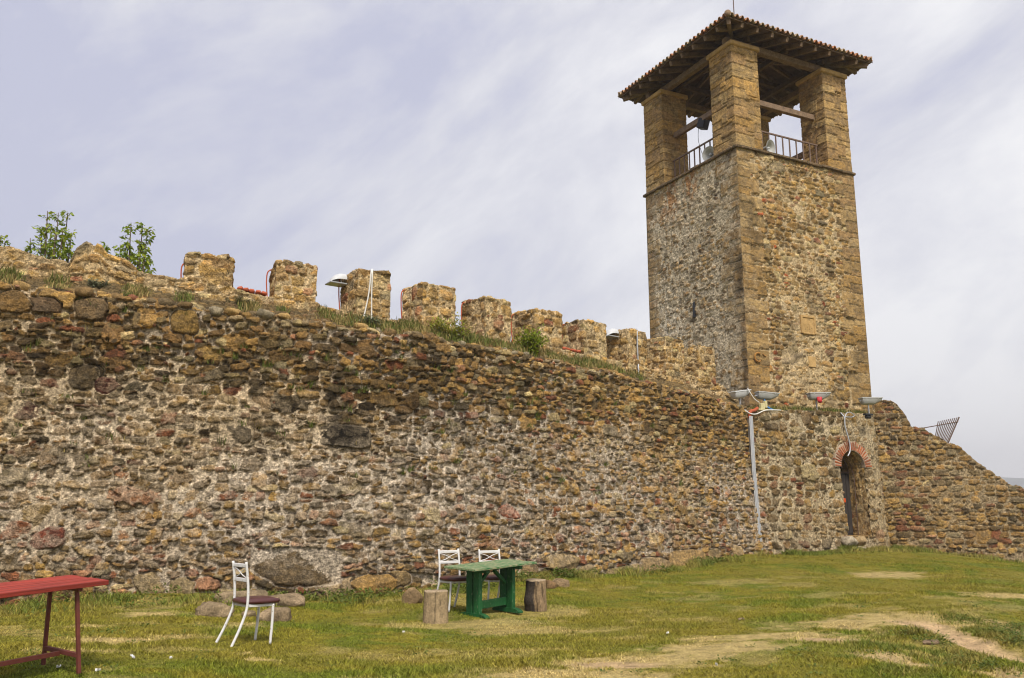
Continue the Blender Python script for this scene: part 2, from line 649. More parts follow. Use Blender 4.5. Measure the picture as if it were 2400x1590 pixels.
# bastion plan: straight front, then a rounded corner
def bast_curve(L):
    st = TS[:2] - Vv[:2] * 1.0 + Uv[:2] * -1.25
    pts = [st + Uv[:2] * L * k / 60 for k in range(61)]
    r = 1.15
    c = pts[-1] + Vv[:2] * r
    for k in range(1, 41):
        a = TH - PI / 2 + PI / 2 * k / 40
        pts.append(c + r * np.array([math.cos(a), math.sin(a)]))
    e = pts[-1]
    pts += [e + Vv[:2] * (1.6 * k / 12) for k in range(1, 13)]
    return Curve(pts)


_bl, _bh = 3.0, 8.0
for _ in range(40):
    _m = (_bl + _bh) / 2
    _c = bast_curve(_m)
    _px = max(proj(np.concatenate([_c.p, np.full((len(_c.p), 1), 1.2)], 1))[0])
    if _px < 2057:
        _bl = _m
    else:
        _bh = _m
BAST = bast_curve(_bl)
BAST_L = _bl
bast_top = profile(BAST, [(1700, 966), (1755, 964), (1827, 961), (1900, 962), (1967, 966), (2010, 970), (2046, 976)])

# flank wall plan
_q = BAST.p[61 + 40] + Vv[:2] * .75 - Uv[:2] * .3
_d = np.array([math.cos(-.09), math.sin(-.09)])
FLANK = Curve([_q - _d * .4 + _d * (13 * k / 60) for k in range(61)])
flank_top = profile(FLANK, [(2040, 962), (2052, 947), (2062, 942), (2100, 943), (2112, 958), (2128, 978), (2136, 997), (2168, 1004), (2200, 1026), (2250, 1052), (2300, 1090), (2350, 1126),
                            (2400, 1150), (2500, 1212), (2620, 1290)])

# ------------------------------------------------------------------ ground
GC = []
for x, y in [(-150, 1400), (0, 1402), (100, 1396), (250, 1380), (400, 1372), (560, 1376), (700, 1384), (850, 1380), (950, 1366), (1050, 1350), (1150, 1338), (1250, 1334), (1400, 1330), (1500, 1319), (1600, 1303), (1735, 1282)]:
    s_, z_, d_ = PARA.hit(x * DS, y * DS, LEDGE + .3)
    GC.append(tuple(at(x * DS, y * DS, d_)))
for x, y in [(1800, 1300), (1900, 1298), (1985, 1288), (2050, 1290)]:
    s_, z_, d_ = BAST.hit(x, y)
    GC.append(tuple(at(x, y, d_)))
for x, y in [(2110, 1290), (2200, 1300), (2300, 1312), (2400, 1324), (2600, 1350)]:
    s_, z_, d_ = FLANK.hit(x, y)
    GC.append(tuple(at(x, y, d_)))
GPTS = [(0, 1590, 7.5), (600, 1590, 7.7), (1200, 1590, 7.8), (1700, 1590, 7.8), (2000, 1590, 7.7), (190, 1568, 7.75), (560, 1507, 9.7), (100, 1480, 10.3), (300, 1450, 11.6), (1079, 1432, 12.95), (1152, 1426, 13.5), (1136, 1453, 12.3), (1208, 1440, 12.95),
        (1020, 1453, 12.4), (1258, 1424, 13.6), (800, 1480, 11.0), (1400, 1480, 11.2), (1500, 1400, 15.5), (1700, 1400, 15.2), (1700, 1340, 19.2), (1400, 1380, 16.2),
        (2000, 1350, 18.5), (2300, 1350, 18.8), (2300, 1410, 13.6), (2000, 1420, 13.3), (2150, 1462, 11.2), (2250, 1500, 10.4), (2330, 1540, 9.8), (2420, 1566, 9.3), (2050, 1510, 9.3), (2200, 1560, 8.5),
        (2400, 1460, 11.6), (2330, 1490, 10.9), (2400, 1500, 10.9), (2300, 1588, 8.1), (2600, 1500, 11.2), (1700, 1500, 9.9), (1900, 1470, 10.9), (-300, 1590, 7.4), (-300, 1480, 10.2), (700, 1440, 12.3)]
GC += [tuple(at(*q)) for q in GPTS]
GC += [(x, 1.0, -1.45) for x in (-8, -3, 2, 7, 12)] + [(x, -5.0, -1.5) for x in (-10, 0, 10)] + [(18, 12, -1.7), (20, 20, -1.7), (-14, 8, -1.3)]
GC += [(-14, 16, -1.2), (-6, 22, -1.2), (2, 30, -1.1), (12, 34, -1.4), (22, 30, -1.6)]
GC = np.array(GC)


def _tps(r2):
    return .5 * r2 * np.log(r2 + 1e-9)


_n = len(GC)
_A = np.zeros((_n + 3, _n + 3))
_r2 = ((GC[:, None, :2] - GC[None, :, :2]) ** 2).sum(-1)
_A[:_n, :_n] = _tps(_r2) + np.eye(_n) * .006
_A[:_n, _n:] = np.concatenate([np.ones((_n, 1)), GC[:, :2]], 1)
_A[_n:, :_n] = _A[:_n, _n:].T
_W = np.linalg.solve(_A, np.concatenate([GC[:, 2], np.zeros(3)]))


GULLY = []


def gz(X, Y, fine=True):
    X = np.asarray(X, float)
    Y = np.asarray(Y, float)
    sh = X.shape
    x = np.clip(X.ravel(), -14, 20)
    y = np.clip(Y.ravel(), -5, 32)
    out = np.empty(len(x))
    for i in range(0, len(x), 50000):
        xx, yy = x[i:i + 50000], y[i:i + 50000]
        r2 = (xx[:, None] - GC[None, :, 0]) ** 2 + (yy[:, None] - GC[None, :, 1]) ** 2
        out[i:i + 50000] = _tps(r2) @ _W[:_n] + _W[_n] + _W[_n + 1] * xx + _W[_n + 2] * yy
    z = out.reshape(sh)
    if fine:
        z = z + .05 * (fbm(X * .9, Y * .9, 71, 3) - .5) + .03 * (fbm(X * 4, Y * 4, 72, 3) - .5)
        gul = sstep(4.2, 5.5, X - .0 * Y) * sstep(13, 11.5, Y)
        z = z + gul * (.10 * (fbm(X * 2.2, Y * 2.2, 73, 3) - .5))
    for a, b in GULLY:
        ab = b - a
        t = np.clip(((X - a[0]) * ab[0] + (Y - a[1]) * ab[1]) / (ab @ ab), 0, 1)
        pd = np.hypot(X - a[0] - t * ab[0], Y - a[1] - t * ab[1])
        z = z - .035 * np.exp(-(pd / .3) ** 2) + .03 * np.exp(-((pd - .75) / .25) ** 2)
    R = np.sqrt(X ** 2 + (Y - 10) ** 2)
    return z - sstep(30, 900, R) * 60


def ground_at(px, py):
    """where the line of sight through a point of the photograph meets the ground"""
    d = ray(px, py)
    lo, hi = 4.0, 40.0
    t = np.linspace(lo, hi, 400)
    zz = gz(d[0] * t, t, False) - d[2] * t
    k = np.nonzero(zz > 0)[0]
    y = t[k[0]] if len(k) else hi
    P = d * y
    P[2] = gz(P[0], P[1])
    return P


def patches(X, Y, lst):
    m = np.zeros_like(X)
    n = fbm(X * 1.5, Y * 1.5, 91, 4) - .5
    n2 = fbm(X * 7, Y * 7, 92, 4) - .5
    for (x, y, rx, ry, w) in lst:
        d = np.sqrt(((X - x) / rx) ** 2 + ((Y - y) / ry) ** 2)
        m = np.maximum(m, w * sstep(1.25, .45, d + n * 1.3 + n2 * 1.5))
    return m


DRY = []
for x, y, rx, ry, w in [(2100, 1350, .9, .7, .9), (2380, 1400, 1.0, .6, .9), (1330, 1585, .9, .35, .8), (1560, 1545, .9, .4, .9), (1690, 1520, .7, .4, .85), (1850, 1490, .9, .5, .9), (2010, 1470, .9, .5, 1.0),
                       (2120, 1455, .8, .6, 1.0), (2170, 1470, .45, .5, 1.2), (2230, 1497, .4, .45, 1.25), (2290, 1525, .38, .4, 1.25), (2350, 1550, .4, .35, 1.25), (2420, 1566, .5, .4, 1.25), (1950, 1500, .7, .3, .7), (1440, 1560, .7, .3, .6),
                       (240, 1505, .45, .25, .9), (350, 1445, .35, .2, .9), (560, 1470, .3, .25, .6), (1140, 1462, .9, .5, .55), (1230, 1480, 1.0, .4, .5), (1300, 1440, .7, .4, .45), (1000, 1470, .6, .3, .5),
                       (180, 1470, .3, .2, .6), (420, 1497, .3, .2, .6), (620, 1550, .3, .2, .7), (570, 1537, .2, .15, .6), (1690, 1365, 1.2, .5, .35), (2080, 1545, .35, .25, 1.0), (2140, 1560, .3, .2, .9), (2340, 1590, .4, .2, .8), (120, 1530, .5, .2, .5)]:
    g = ground_at(x, y)
    DRY.append((g[0], g[1], rx, ry, w))
PATH = [ground_at(x, y)[:2] for x, y in ((2150, 1464), (2230, 1497), (2290, 1525), (2350, 1550), (2420, 1568), (2520, 1590))]


GULLY = list(zip(PATH[:-1], PATH[1:]))
SOIL = [ground_at(x, y)[:2] for x, y in ((2085, 1548), (2150, 1562), (2060, 1530), (2330, 1462), (2375, 1478), (2360, 1578))]


def ground_state(X, Y):
    dry = np.clip(1.3 * patches(X, Y, DRY), 0, 1.15)
    mott = fbm(X * .55, Y * .55, 81, 3)
    dry = np.maximum(dry, .4 * sstep(.54, .7, fbm(X * 1.5 + 9, Y * 2.0, 82, 5)) * sstep(21, 16, Y))
    pd = np.full(X.shape, 9.)
    for a, b in zip(PATH[:-1], PATH[1:]):
        ab = b - a
        t = np.clip(((X - a[0]) * ab[0] + (Y - a[1]) * ab[1]) / (ab @ ab), 0, 1)
        pd = np.minimum(pd, np.hypot(X - a[0] - t * ab[0], Y - a[1] - t * ab[1]))
    bare = sstep(.46, .16, pd + .25 * (fbm(X * 3, Y * 3, 83, 3) - .5))
    for x, y in SOIL:
        d = np.hypot((X - x) / .38, (Y - y) / .2) + .9 * (fbm(X * 5, Y * 5, 84, 3) - .5)
        bare = np.maximum(bare, .5 * sstep(1.0, .5, d))
    for (x, y, rx, ry, w) in DRY[13:15]:
        d = np.hypot((X - x) / rx, (Y - y) / ry)
        bare = np.maximum(bare, .9 * sstep(.9, .3, d))
    return dry, bare, mott


def grass_col(X, Y, dry, mott, r):
    lush = np.array((.15, .18, .014))
    mid = np.array((.235, .21, .02))
    olive = np.array((.24, .20, .026))
    straw = np.array((.52, .40, .165))
    k = sstep(.35, .6, fbm(X * 2.3, Y * 2.3, 86, 3))[..., None]
    c = mid * (1 - k) + lush * k
    k = sstep(.42, .62, mott)[..., None]
    c = c * (1 - .65 * k) + olive * .65 * k
    k = np.clip(dry + .32 * (r - .62), 0, 1)[..., None]
    return c * (1 - k) + straw * k


_gx = np.concatenate([-np.geomspace(9000, 14.2, 26), np.arange(-14, 20.01, .085), np.geomspace(20.4, 9000, 26)])
_gy = np.concatenate([-np.geomspace(9000, 5.5, 20), np.arange(-5, 5.6, .5), np.arange(6, 32.01, .085), np.geomspace(32.5, 12000, 28)])
X, Y = np.meshgrid(_gx, _gy, indexing='ij')
Z = gz(X, Y)
dry, bare, mott = ground_state(X, Y)
r = fbm(X * 9, Y * 9, 88, 3)
c = grass_col(X, Y, dry, mott, r) * .75 + np.array((.12, .085, .03)) * .25
c = c * (1 - bare[..., None]) + np.array((.50, .345, .19)) * (.8 + .4 * fbm(X * 5, Y * 5, 89, 3))[..., None] * bare[..., None]
far = sstep(60, 300, np.hypot(X, Y))[..., None]
c = c * (1 - far) + np.array((.09, .10, .04)) * far
o = mesh_np('ground', np.stack([X, Y, Z], -1).reshape(-1, 3), grid_quads(len(_gx), len(_gy)), M_GROUND, c.reshape(-1, 3))
tag(o, 'trodden green lawn with dry straw patches and a bare earth path', None, kind='structure')


def add_grass(n, seed, zone, hgt, wid, name, label, colfn=None, keepfn=None):
    R = np.random.RandomState(seed)
    X, Y = zone(R, n)
    dry, bare, mott = ground_state(X, Y)
    keep = R.rand(len(X)) > np.clip(.28 * dry + .97 * bare, 0, .97)
    if keepfn is not None:
        keep &= keepfn(X, Y)
    X, Y, dry, mott = X[keep], Y[keep], dry[keep], mott[keep]
    n = len(X)
    Z = gz(X, Y) - .006
    r = R.rand(n)
    c = grass_col(X, Y, dry, mott, r) if colfn is None else colfn(X, Y, r)
    c = c * (.5 + 1.05 * R.rand(n))[:, None]
    h = hgt * (.45 + .9 * R.rand(n)) * (1 - .45 * np.clip(dry, 0, 1)) * (.7 + .8 * sstep(.4, .65, fbm(X * 1.6, Y * 1.6, 95, 3)))
    w = wid * (.6 + .8 * R.rand(n))
    a = R.rand(n) * 2 * PI
    le = h * (.25 + .9 * R.rand(n))
    la = R.rand(n) * 2 * PI
    dx, dy = np.cos(a) * w / 2, np.sin(a) * w / 2
    lx, ly = np.cos(la) * le, np.sin(la) * le
    V = np.empty((n, 6, 3), dtype=np.float32)
    for i, (k, hh, ll) in enumerate(((1, 0, 0), (.85, .55, .3), (.12, 1, 1))):
        V[:, 2 * i, 0] = X - dx * k + lx * ll
        V[:, 2 * i, 1] = Y - dy * k + ly * ll
        V[:, 2 * i, 2] = Z + h * hh
        V[:, 2 * i + 1, 0] = X + dx * k + lx * ll
        V[:, 2 * i + 1, 1] = Y + dy * k + ly * ll
        V[:, 2 * i + 1, 2] = Z + h * hh
    b = np.arange(n)[:, None] * 6
    q = np.concatenate([b + np.array([[0, 1, 3, 2]]), b + np.array([[2, 3, 5, 4]])])
    o = mesh_np(name, V.reshape(-1, 3), q, M_GRASS, np.repeat(c, 6, 0), smooth=False)
    tag(o, label, None, kind='stuff')
    return o


def zone_lawn(R, n):
    Y = 6.8 + (26.5 - 6.8) * R.rand(n * 3) ** 1.35
    X = (R.rand(n * 3) - .5) * 1.42 * Y
    # in front of the walls only
    X, Y = X[:n * 2], Y[:n * 2]
    return X, Y


def front_of_walls(X, Y):
    k = np.ones(len(X), bool)
    P = PARA.p + PARA.nor(PARA.s) * (LEDGE + .22)
    k &= Y < np.interp(X, P[:, 0], P[:, 1])
    b = BAST.p[:90]
    k &= Y < np.where((X > b[0, 0]) & (X < b[:, 0].max()), np.interp(X, b[:, 0], b[:, 1]) - .1, 99)
    k &= Y < np.where(X >= b[:, 0].max(), np.interp(X, FLANK.p[:, 0], FLANK.p[:, 1]) - .1, 99)
    return k
# ------------------------------------------------------------------ castle wall
castle = empty('castle_wall', (0, 14, -1.2))
tag(castle, 'long battlemented rubble stone wall with grassy ledge, left of the tower', 'wall')


def PX(o):
    o.matrix_parent_inverse = Matrix.Translation(-o.parent.location)
    return o


def face_fill(U, V):
    low = sstep(face_top(U) - .9, face_top(U) - 1.7, V + .7 * (fbm(U * .6, V * .8, 301, 3) - .5))
    f = .20 + .40 * low
    f = f + .5 * (fbm(U * .9, V * 1.2, 302, 4) - .5)
    base = sstep(.5, -.4, V - (-1.2) - .3)
    belt = sstep(1.5, .6, np.abs(V - 1.35 + .06 * (U - 8))) * sstep(17, 9, U)
    return np.clip(f - .35 * base + .2 * belt, .02, .98)


def s_of(xd, yd, off=LEDGE):
    return PARA.hit(xd * DS, yd * DS, off)[:2]


def wall_pal(cu, cv):
    t = min(1, max(0, (cu - s_of(900, 1000)[0]) / 8))
    lo = min(1, max(0, (1.2 - cv) / 1.5))
    return [(1.7 + 2.3 * t, TAN), (.6 + .9 * t, OCH), (2.8 - 1.0 * t, BRN), (2.4 - 1.4 * t, GRB), (.9 - .7 * t, DRK), (.45 + .5 * lo, RED),
            (.3 + .8 * lo, PNK), (.5 + .3 * t, PAL), (.8, GRY)]


_s0, _s1 = PARA.s[0] + .2, PARA.hit(1760, 1000, LEDGE)[0] + .25
us = [_s0]
while us[-1] < _s1:
    x, y = PARA.at(us[-1])
    us.append(us[-1] + max(.0125, y / 876 * .95))
us = np.array(us)
ztop = face_top(us)
zb = -1.9
E_L = 1.05
vs = np.arange(zb, ztop.max() + .2 + E_L, .0135)
# stones one can pick out in the photograph: (display x, y, half width, half height, colour, protrusion)
SPEC = []
for x, y, a, b, c, pr in [(680, 1312, .48, .19, (.16, .12, .075), .0), (30, 697, .15, .12, BRN, .04), (95, 705, .18, .09, (.15, .105, .07), .03), (205, 712, .16, .12, (.19, .135, .08), .04), (130, 690, .18, .1, OCH, .05),
                         (430, 742, .15, .13, (.24, .16, .06), .05), (20, 1225, .2, .09, RED, .02), (112, 1243, .16, .1, (.2, .065, .045), .04), (248, 890, .12, .09, (.17, .055, .045), .02),
                         (855, 1350, .22, .1, TAN, .05), (1170, 1182, .2, .09, (.36, .12, .07), .02), (790, 1010, .3, .14, (.055, .045, .035), .06), (1285, 1300, .35, .12, (.33, .25, .14), .08),
                         (1415, 1330, .3, .12, (.33, .26, .16), .07), (1500, 1310, .32, .13, (.36, .27, .16), .09), (1575, 1296, .5, .16, (.37, .26, .13), .08), (190, 870, .14, .13, (.2, .15, .09), .03),
                         (215, 862, .1, .09, DRK, .02), (85, 1195, .2, .12, (.3, .22, .11), .03), (60, 945, .13, .1, (.13, .05, .04), .02), (545, 1000, .15, .12, (.17, .14, .1), .03), (1345, 1322, .16, .1, (.40, .31, .19), .06), (1455, 1322, .17, .1, (.36, .28, .17), .07), (1640, 1284, .2, .1, (.37, .28, .16), .05),
                         (1695, 1276, .16, .12, (.40, .29, .15), .05), (830, 1352, .2, .1, (.36, .28, .18), .05), (905, 1338, .17, .08, (.30, .22, .12), .06), (350, 1345, .16, .11, (.33, .26, .16), .04), (415, 1352, .14, .1, (.30, .24, .15), .04),
                         (480, 1345, .15, .07, (.36, .2, .13), .04), (770, 1362, .18, .09, (.37, .29, .19), .05), (1210, 1312, .14, .08, (.33, .24, .14), .05)]:
    s_, z_ = s_of(x, y, LEDGE + .12)
    SPEC.append((s_, z_, a, b, dict(dom=.62, col=c, pr=pr, rot=rnd.uniform(-.06, .06), cuts=2, p=3)))
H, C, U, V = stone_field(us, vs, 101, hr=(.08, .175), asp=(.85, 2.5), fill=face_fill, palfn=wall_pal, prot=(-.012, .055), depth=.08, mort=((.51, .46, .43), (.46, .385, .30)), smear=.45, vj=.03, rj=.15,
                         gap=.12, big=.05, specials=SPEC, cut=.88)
# black water stains and lichen
s_a, z_a = s_of(790, 985, LEDGE + .1)
st = sstep(1.0, .35, np.hypot((U - s_a) / .38, (V - z_a) / .62) + .9 * (fbm(U * 3, V * 3, 311, 4) - .5))
s_b, z_b = s_of(150, 930, LEDGE + .1)
lich = sstep(.5, .62, fbm(U * 1.2, V * 1.6, 312, 5)) * sstep(2.6, .6, np.abs(V - z_b - .1) / .6) * sstep(9.5, 6, np.abs(U - s_b) / 1.0)
st2 = np.zeros_like(U)
for x, y, a, b_, k_ in ((640, 990, 1.3, .5, .55), (760, 1150, .8, .8, .5), (300, 880, 1.6, .5, .5), (80, 900, 1.2, .4, .5), (930, 950, .7, .5, .5), (1100, 960, 1.5, .6, .35), (500, 1010, .8, .5, .5)):
    s2, z2 = s_of(x, y, LEDGE + .1)
    st2 = np.maximum(st2, k_ * sstep(1.1, .4, np.hypot((U - s2) / a, (V - z2) / b_) + 1.1 * (fbm(U * 2.2, V * 2.6, 314, 4) - .5)))
st2 = st2 * sstep(.42, .58, fbm(U * 4, V * 5, 315, 4)) * (1 - .75 * stone_field.k)
C *= (1 - st2 * (1 - st))[..., None]
C *= (1 - .68 * st - .35 * lich * (1 - st) * (1 - .6 * stone_field.k))[..., None]
belt = sstep(1.5, .6, np.abs(V - 1.35 + .06 * (U - 8) + .8 * (fbm(U * .7, V * .7, 313, 3) - .5))) * sstep(17, 9, U)
C *= (1 + belt * (stone_field.k * .25 - (1 - stone_field.k) * .30) * (1 - st))[..., None]
P = PARA.at(us)
N = PARA.nor(us)
zt = (ztop + .09 * (np.floor(vnoise(us * 3.2, us * 0, 320) * 3) / 3 - .3) + .05 * (fbm(us * 5, us * 0, 321, 3) - .5))[:, None]
e = V - zt
fold = np.clip(e, 0, None)
sl = math.radians(27)
jut = .06 * (fbm(U * .5, V * .7, 330, 3) - .5) + .05 * sstep(zt - .9, zt - .3, V)
off = LEDGE + BATTER * np.clip(zt - V, 0, None) + jut - fold * math.cos(sl)
zz = np.where(e > 0, zt + fold * math.sin(sl), V)
k = sstep(-.06, .08, e)
Hn = H * (1 - .25 * k)
off = off + Hn * (1 - k * .55)
zz = zz + Hn * k * .8
soil = sstep(.16, .34, e + .25 * (fbm(U * 3, V * 3, 331, 3) - .5))[..., None]
C = C * (1 - .75 * soil) + np.array((.16, .115, .055)) * .75 * soil
Vx = np.stack([P[:, 0:1] + N[:, 0:1] * off, P[:, 1:2] + N[:, 1:2] * off, zz], -1)
keep = (e < E_L)[:-1, :-1]
PX(mesh_np('rubble_face', Vx.reshape(-1, 3), grid_quads(len(us), len(vs), keep), M_STONE, C.reshape(-1, 3), castle))
FACE = dict(us=us, zt=zt[:, 0], sl=sl)


def ledge_point(s, e):
    """a point on the grassy ledge: e metres up from the front edge"""
    p = PARA.at(s) + PARA.nor(s) * (LEDGE - e * math.cos(FACE['sl']))
    return np.array([p[0], p[1], float(np.interp(s, FACE['us'], FACE['zt'])) + e * math.sin(FACE['sl'])])


def wall_strip(name, curve, s0, s1, z0, topf, thick, ds, dz, seed, parent, jag=.05, batter=0.0, **kw):
    us = np.arange(s0, s1 + ds, ds)
    zt = topf(us)
    zt = (zt + jag * (np.floor(vnoise(us * 4, us * 0, seed + 1) * 3) / 3 - .3) + jag * .6 * (fbm(us * 6, us * 0, seed + 2, 3) - .5))[:, None]
    vs = np.concatenate([np.arange(z0, zt.max() + thick + .05, dz), zt.max() + thick + np.array([.3, .8, 1.5, 3, 5, 8])])
    gain = kw.pop('gain', 1.0)
    H, C, U, V = stone_field(us, vs, seed, **kw)
    C = C * gain
    e = V - zt
    k = sstep(-.04, .05, e)
    ins = np.clip(e, 0, thick)
    down = np.clip(e - thick, 0, None)
    back = down > 0
    zz = np.where(e > 0, np.maximum(zt - down, z0), V) + np.where(back, 0, H * k * .8)
    off = batter * np.clip(zt - V, 0, None) - ins + np.where(back, 0, H * (1 - k))
    P = curve.at(us)
    N = curve.nor(us)
    Vx = np.stack([P[:, 0:1] + N[:, 0:1] * off, P[:, 1:2] + N[:, 1:2] * off, zz], -1)
    o = mesh_np(name, Vx.reshape(-1, 3), grid_quads(len(us), len(vs)), M_STONE, C.reshape(-1, 3), parent)
    return PX(o)


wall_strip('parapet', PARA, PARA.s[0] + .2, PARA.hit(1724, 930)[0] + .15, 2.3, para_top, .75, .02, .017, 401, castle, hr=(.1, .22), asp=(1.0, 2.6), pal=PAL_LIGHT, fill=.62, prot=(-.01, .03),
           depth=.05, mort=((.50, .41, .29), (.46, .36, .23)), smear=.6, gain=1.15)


def rect_path(c, ax, ay, hx, hy, d):
    """closed rectangle walked so that the outside is on the right; starts at the back"""
    cs = [(-hx, hy), (-hx, -hy), (hx, -hy), (hx, hy)]
    pts, nr, dist = [], [], []
    for i in range(4):
        a, b = np.array(cs[i]), np.array(cs[(i + 1) % 4])
        L = np.linalg.norm(b - a)
        n = max(2, int(L / d))
        t = (b - a) / L
        no = np.array([t[1], -t[0]])
        for k in range(n):
            q = a + (b - a) * k / n
            pts.append(c[:2] + ax * q[0] + ay * q[1])
            if k == 0:
                pt = cs[i - 1]
                t0 = (a - np.array(pt)) / np.linalg.norm(a - np.array(pt))
                n0 = np.array([t0[1], -t0[0]])
                m = no + n0
                nr.append(ax * m[0] + ay * m[1])
            else:
                nr.append(ax * no[0] + ay * no[1])
            dist.append(min(k, n - k) * L / n)
    return np.array(pts), np.array(nr), np.array(dist)


def stone_block(name, parent, c, ax, ay, hx, hy, z0, z1, d, seed, rough=.03, topfn=None, quoins=False, cap=True, soft=.05, **kw):
    pts, nr, dist = rect_path(c, ax, ay, hx, hy, d)
    seg = np.linalg.norm(np.diff(np.vstack([pts, pts[:1]]), axis=0), axis=1)
    u = np.concatenate([[0], np.cumsum(seg)[:-1]])
    nc = max(5, int(min(hx, hy) / d / 1.5)) if cap else 0
    vs = np.concatenate([np.arange(z0, z1, d), [z1]])
    nz = len(vs)
    vall = np.concatenate([vs, z1 + np.arange(1, nc + 1) * min(hx, hy) / max(nc, 1)])
    q = [u[0], u[np.argmin(np.linalg.norm(pts - (c[:2] + ax * -hx + ay * -hy), axis=1))], u[np.argmin(np.linalg.norm(pts - (c[:2] + ax * hx + ay * -hy), axis=1))], u[np.argmin(np.linalg.norm(pts - (c[:2] + ax * hx + ay * hy), axis=1))]] if quoins else None
    gain = kw.pop('gain', 1.0)
    H, C, U, V = stone_field(u, vall, seed, quoin=q, **kw)
    C = C * gain
    f = (.35 + .65 * sstep(0, soft, dist))[:, None]
    H = H * f + .3 * rough * (fbm(U * 6, V * 6, seed + 3, 3) - .5)
    kcap = np.concatenate([np.zeros(nz), np.arange(1, nc + 1) / max(nc, 1)])[None, :]
    Pxy = pts[:, None, :] + nr[:, None, :] * (H * (1 - sstep(0, .3, kcap)))[..., None]
    Pxy = Pxy + (np.asarray(c[:2]) - Pxy) * (kcap * .995)[..., None]
    zz = np.where(kcap > 0, z1, V) + np.where(kcap > 0, H * .8 + rough * .6, 0)
    if topfn is not None:
        lx = ((Pxy - c[:2]) @ ax)
        ly = ((Pxy - c[:2]) @ ay)
        zz = z0 + (zz - z0) * (topfn(lx, ly) - z0) / (z1 - z0)
    Vx = np.concatenate([Pxy, zz[..., None]], -1)
    return mesh_np(name, Vx.reshape(-1, 3), grid_quads(len(pts), len(vall), closed=True), M_STONE if cap else M_ASHLAR, C.reshape(-1, 3), parent)


MER = []   # display px: corner x,y  right x, top right y
MPX = [(436, 590, 546.8, 608.7), (649, 608.7, 742.8, 625.6), (839.4, 628.7, 914.6, 643.5), (991.5, 663.4, 1066.7, 676), (1137, 695, 1196.4, 707.7), (1253.4, 723.8, 1316.8, 735), (1367.5, 748.7, 1420, 759.7),
       (1469, 770, 1513, 779.6), (1557.6, 791, 1600.7, 798.6), (1635.8, 811, 1673.8, 817.6)]
for i, (x0, y0, x1, y1) in enumerate(MPX):
    s0, z0, _ = PARA.hit(x0, y0)
    s1, z1, _ = PARA.hit(x1, y1)
    MER.append((s0, s1, z0, z1))
s0, s1 = PARA.hit(166, 600)[0], PARA.hit(322, 600)[0]
zm = PARA.hit(238, 578)[1]
MER.insert(0, (s0, s1, zm, zm - .3))
MBACK = []
for i, (s0, s1, z0, z1) in enumerate(MER):
    sm = (s0 + s1) / 2
    t, n = PARA.tan(sm), PARA.nor(sm)
    hx = (s1 - s0) / 2 + .01
    hy = (.38, .36, .37)[i % 3]
    pf = PARA.at(sm)
    c = pf - n * (hy - .01)
    zb_ = float(min(para_top(s0), para_top(s1))) - .25
    zz1 = max(z0, z1)
    if i == 0:
        def tf(lx, ly, hx=hx, z=zz1, c=c):
            k = np.clip((lx + hx) / (2 * hx), 0, 1)
            return np.interp(k, [0, .08, .22, .45, .55, .8, 1.0], [z - .34, z - .1, z + .01, z - .02, z - .13, z - .2, z - .33]) + .05 * (fbm(lx * 7, ly * 7, 444, 3) - .5)
    else:
        dz_ = (z1 - z0)

        def tf(lx, ly, hx=hx, z0=z0, z1=z1, i=i):
            k = np.clip((lx + hx) / (2 * hx), 0, 1)
            return (z0 + z1) / 2 + (z1 - z0) * .35 * (k - .5) + .03 * (fbm(lx * 5 + i * 3, ly * 5, 445 + i, 3) - .5) - .02 * sstep(.3, .5, np.abs(k - .5)) * vnoise(lx * 9, ly * 9, i)
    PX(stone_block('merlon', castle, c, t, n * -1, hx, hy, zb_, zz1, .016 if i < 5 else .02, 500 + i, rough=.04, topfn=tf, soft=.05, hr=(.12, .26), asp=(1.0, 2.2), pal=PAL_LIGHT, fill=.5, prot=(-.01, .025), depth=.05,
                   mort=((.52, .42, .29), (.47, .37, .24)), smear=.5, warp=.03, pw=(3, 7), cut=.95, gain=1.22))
    MBACK.append((PARA.at(s0) - n * (2 * hy - .03) - t * .03, t, n, zb_, z0))
    MER[i] = (s0, s1, z0, z1, c, t, n, hx, hy)
# loose coping stones along the front edge
b = []


def rock_np(R, c, sx, sy, sz, rz, tilt=0.0, nu=18, nv=10, seed=0):
    """an angular stone: a sphere cut by random planes and roughened"""
    th = np.linspace(0, 2 * PI, nu, endpoint=False)
    ph = np.linspace(-PI / 2, PI / 2, nv)
    TH_, PH_ = np.meshgrid(th, ph, indexing='ij')
    d = np.stack([np.cos(PH_) * np.cos(TH_), np.cos(PH_) * np.sin(TH_), np.sin(PH_)], -1)
    r = np.full(d.shape[:2], 1.25)
    for _ in range(13):
        n = R.randn(3)
        n /= np.linalg.norm(n)
        k = d @ n
        r = np.where(k > .15, np.minimum(r, R.uniform(.72, 1.0) / np.maximum(k, .15)), r)
    for n in ((0, 0, 1), (0, 0, -1), (1, 0, 0), (-1, 0, 0), (0, 1, 0), (0, -1, 0)):
        k = d @ np.array(n)
        r = np.where(k > .3, np.minimum(r, .92 / np.maximum(k, .3)), r)
    r = r * (1 + .10 * (fbm(TH_ * 2 / PI * 3 + seed, PH_ * 3, 600 + seed, 3) - .5) * np.cos(PH_))
    p = d * r[..., None] * np.array([sx, sy, sz])
    ca, sa = math.cos(rz), math.sin(rz)
    ct, st_ = math.cos(tilt), math.sin(tilt)
    x, y, z = p[..., 0], p[..., 1], p[..., 2]
    x, z = x * ct - z * st_, x * st_ + z * ct
    x, y = x * ca - y * sa, x * sa + y * ca
    return np.stack([x + c[0], y + c[1], z + c[2]], -1).reshape(-1, 3), grid_quads(nu, nv, closed=True)


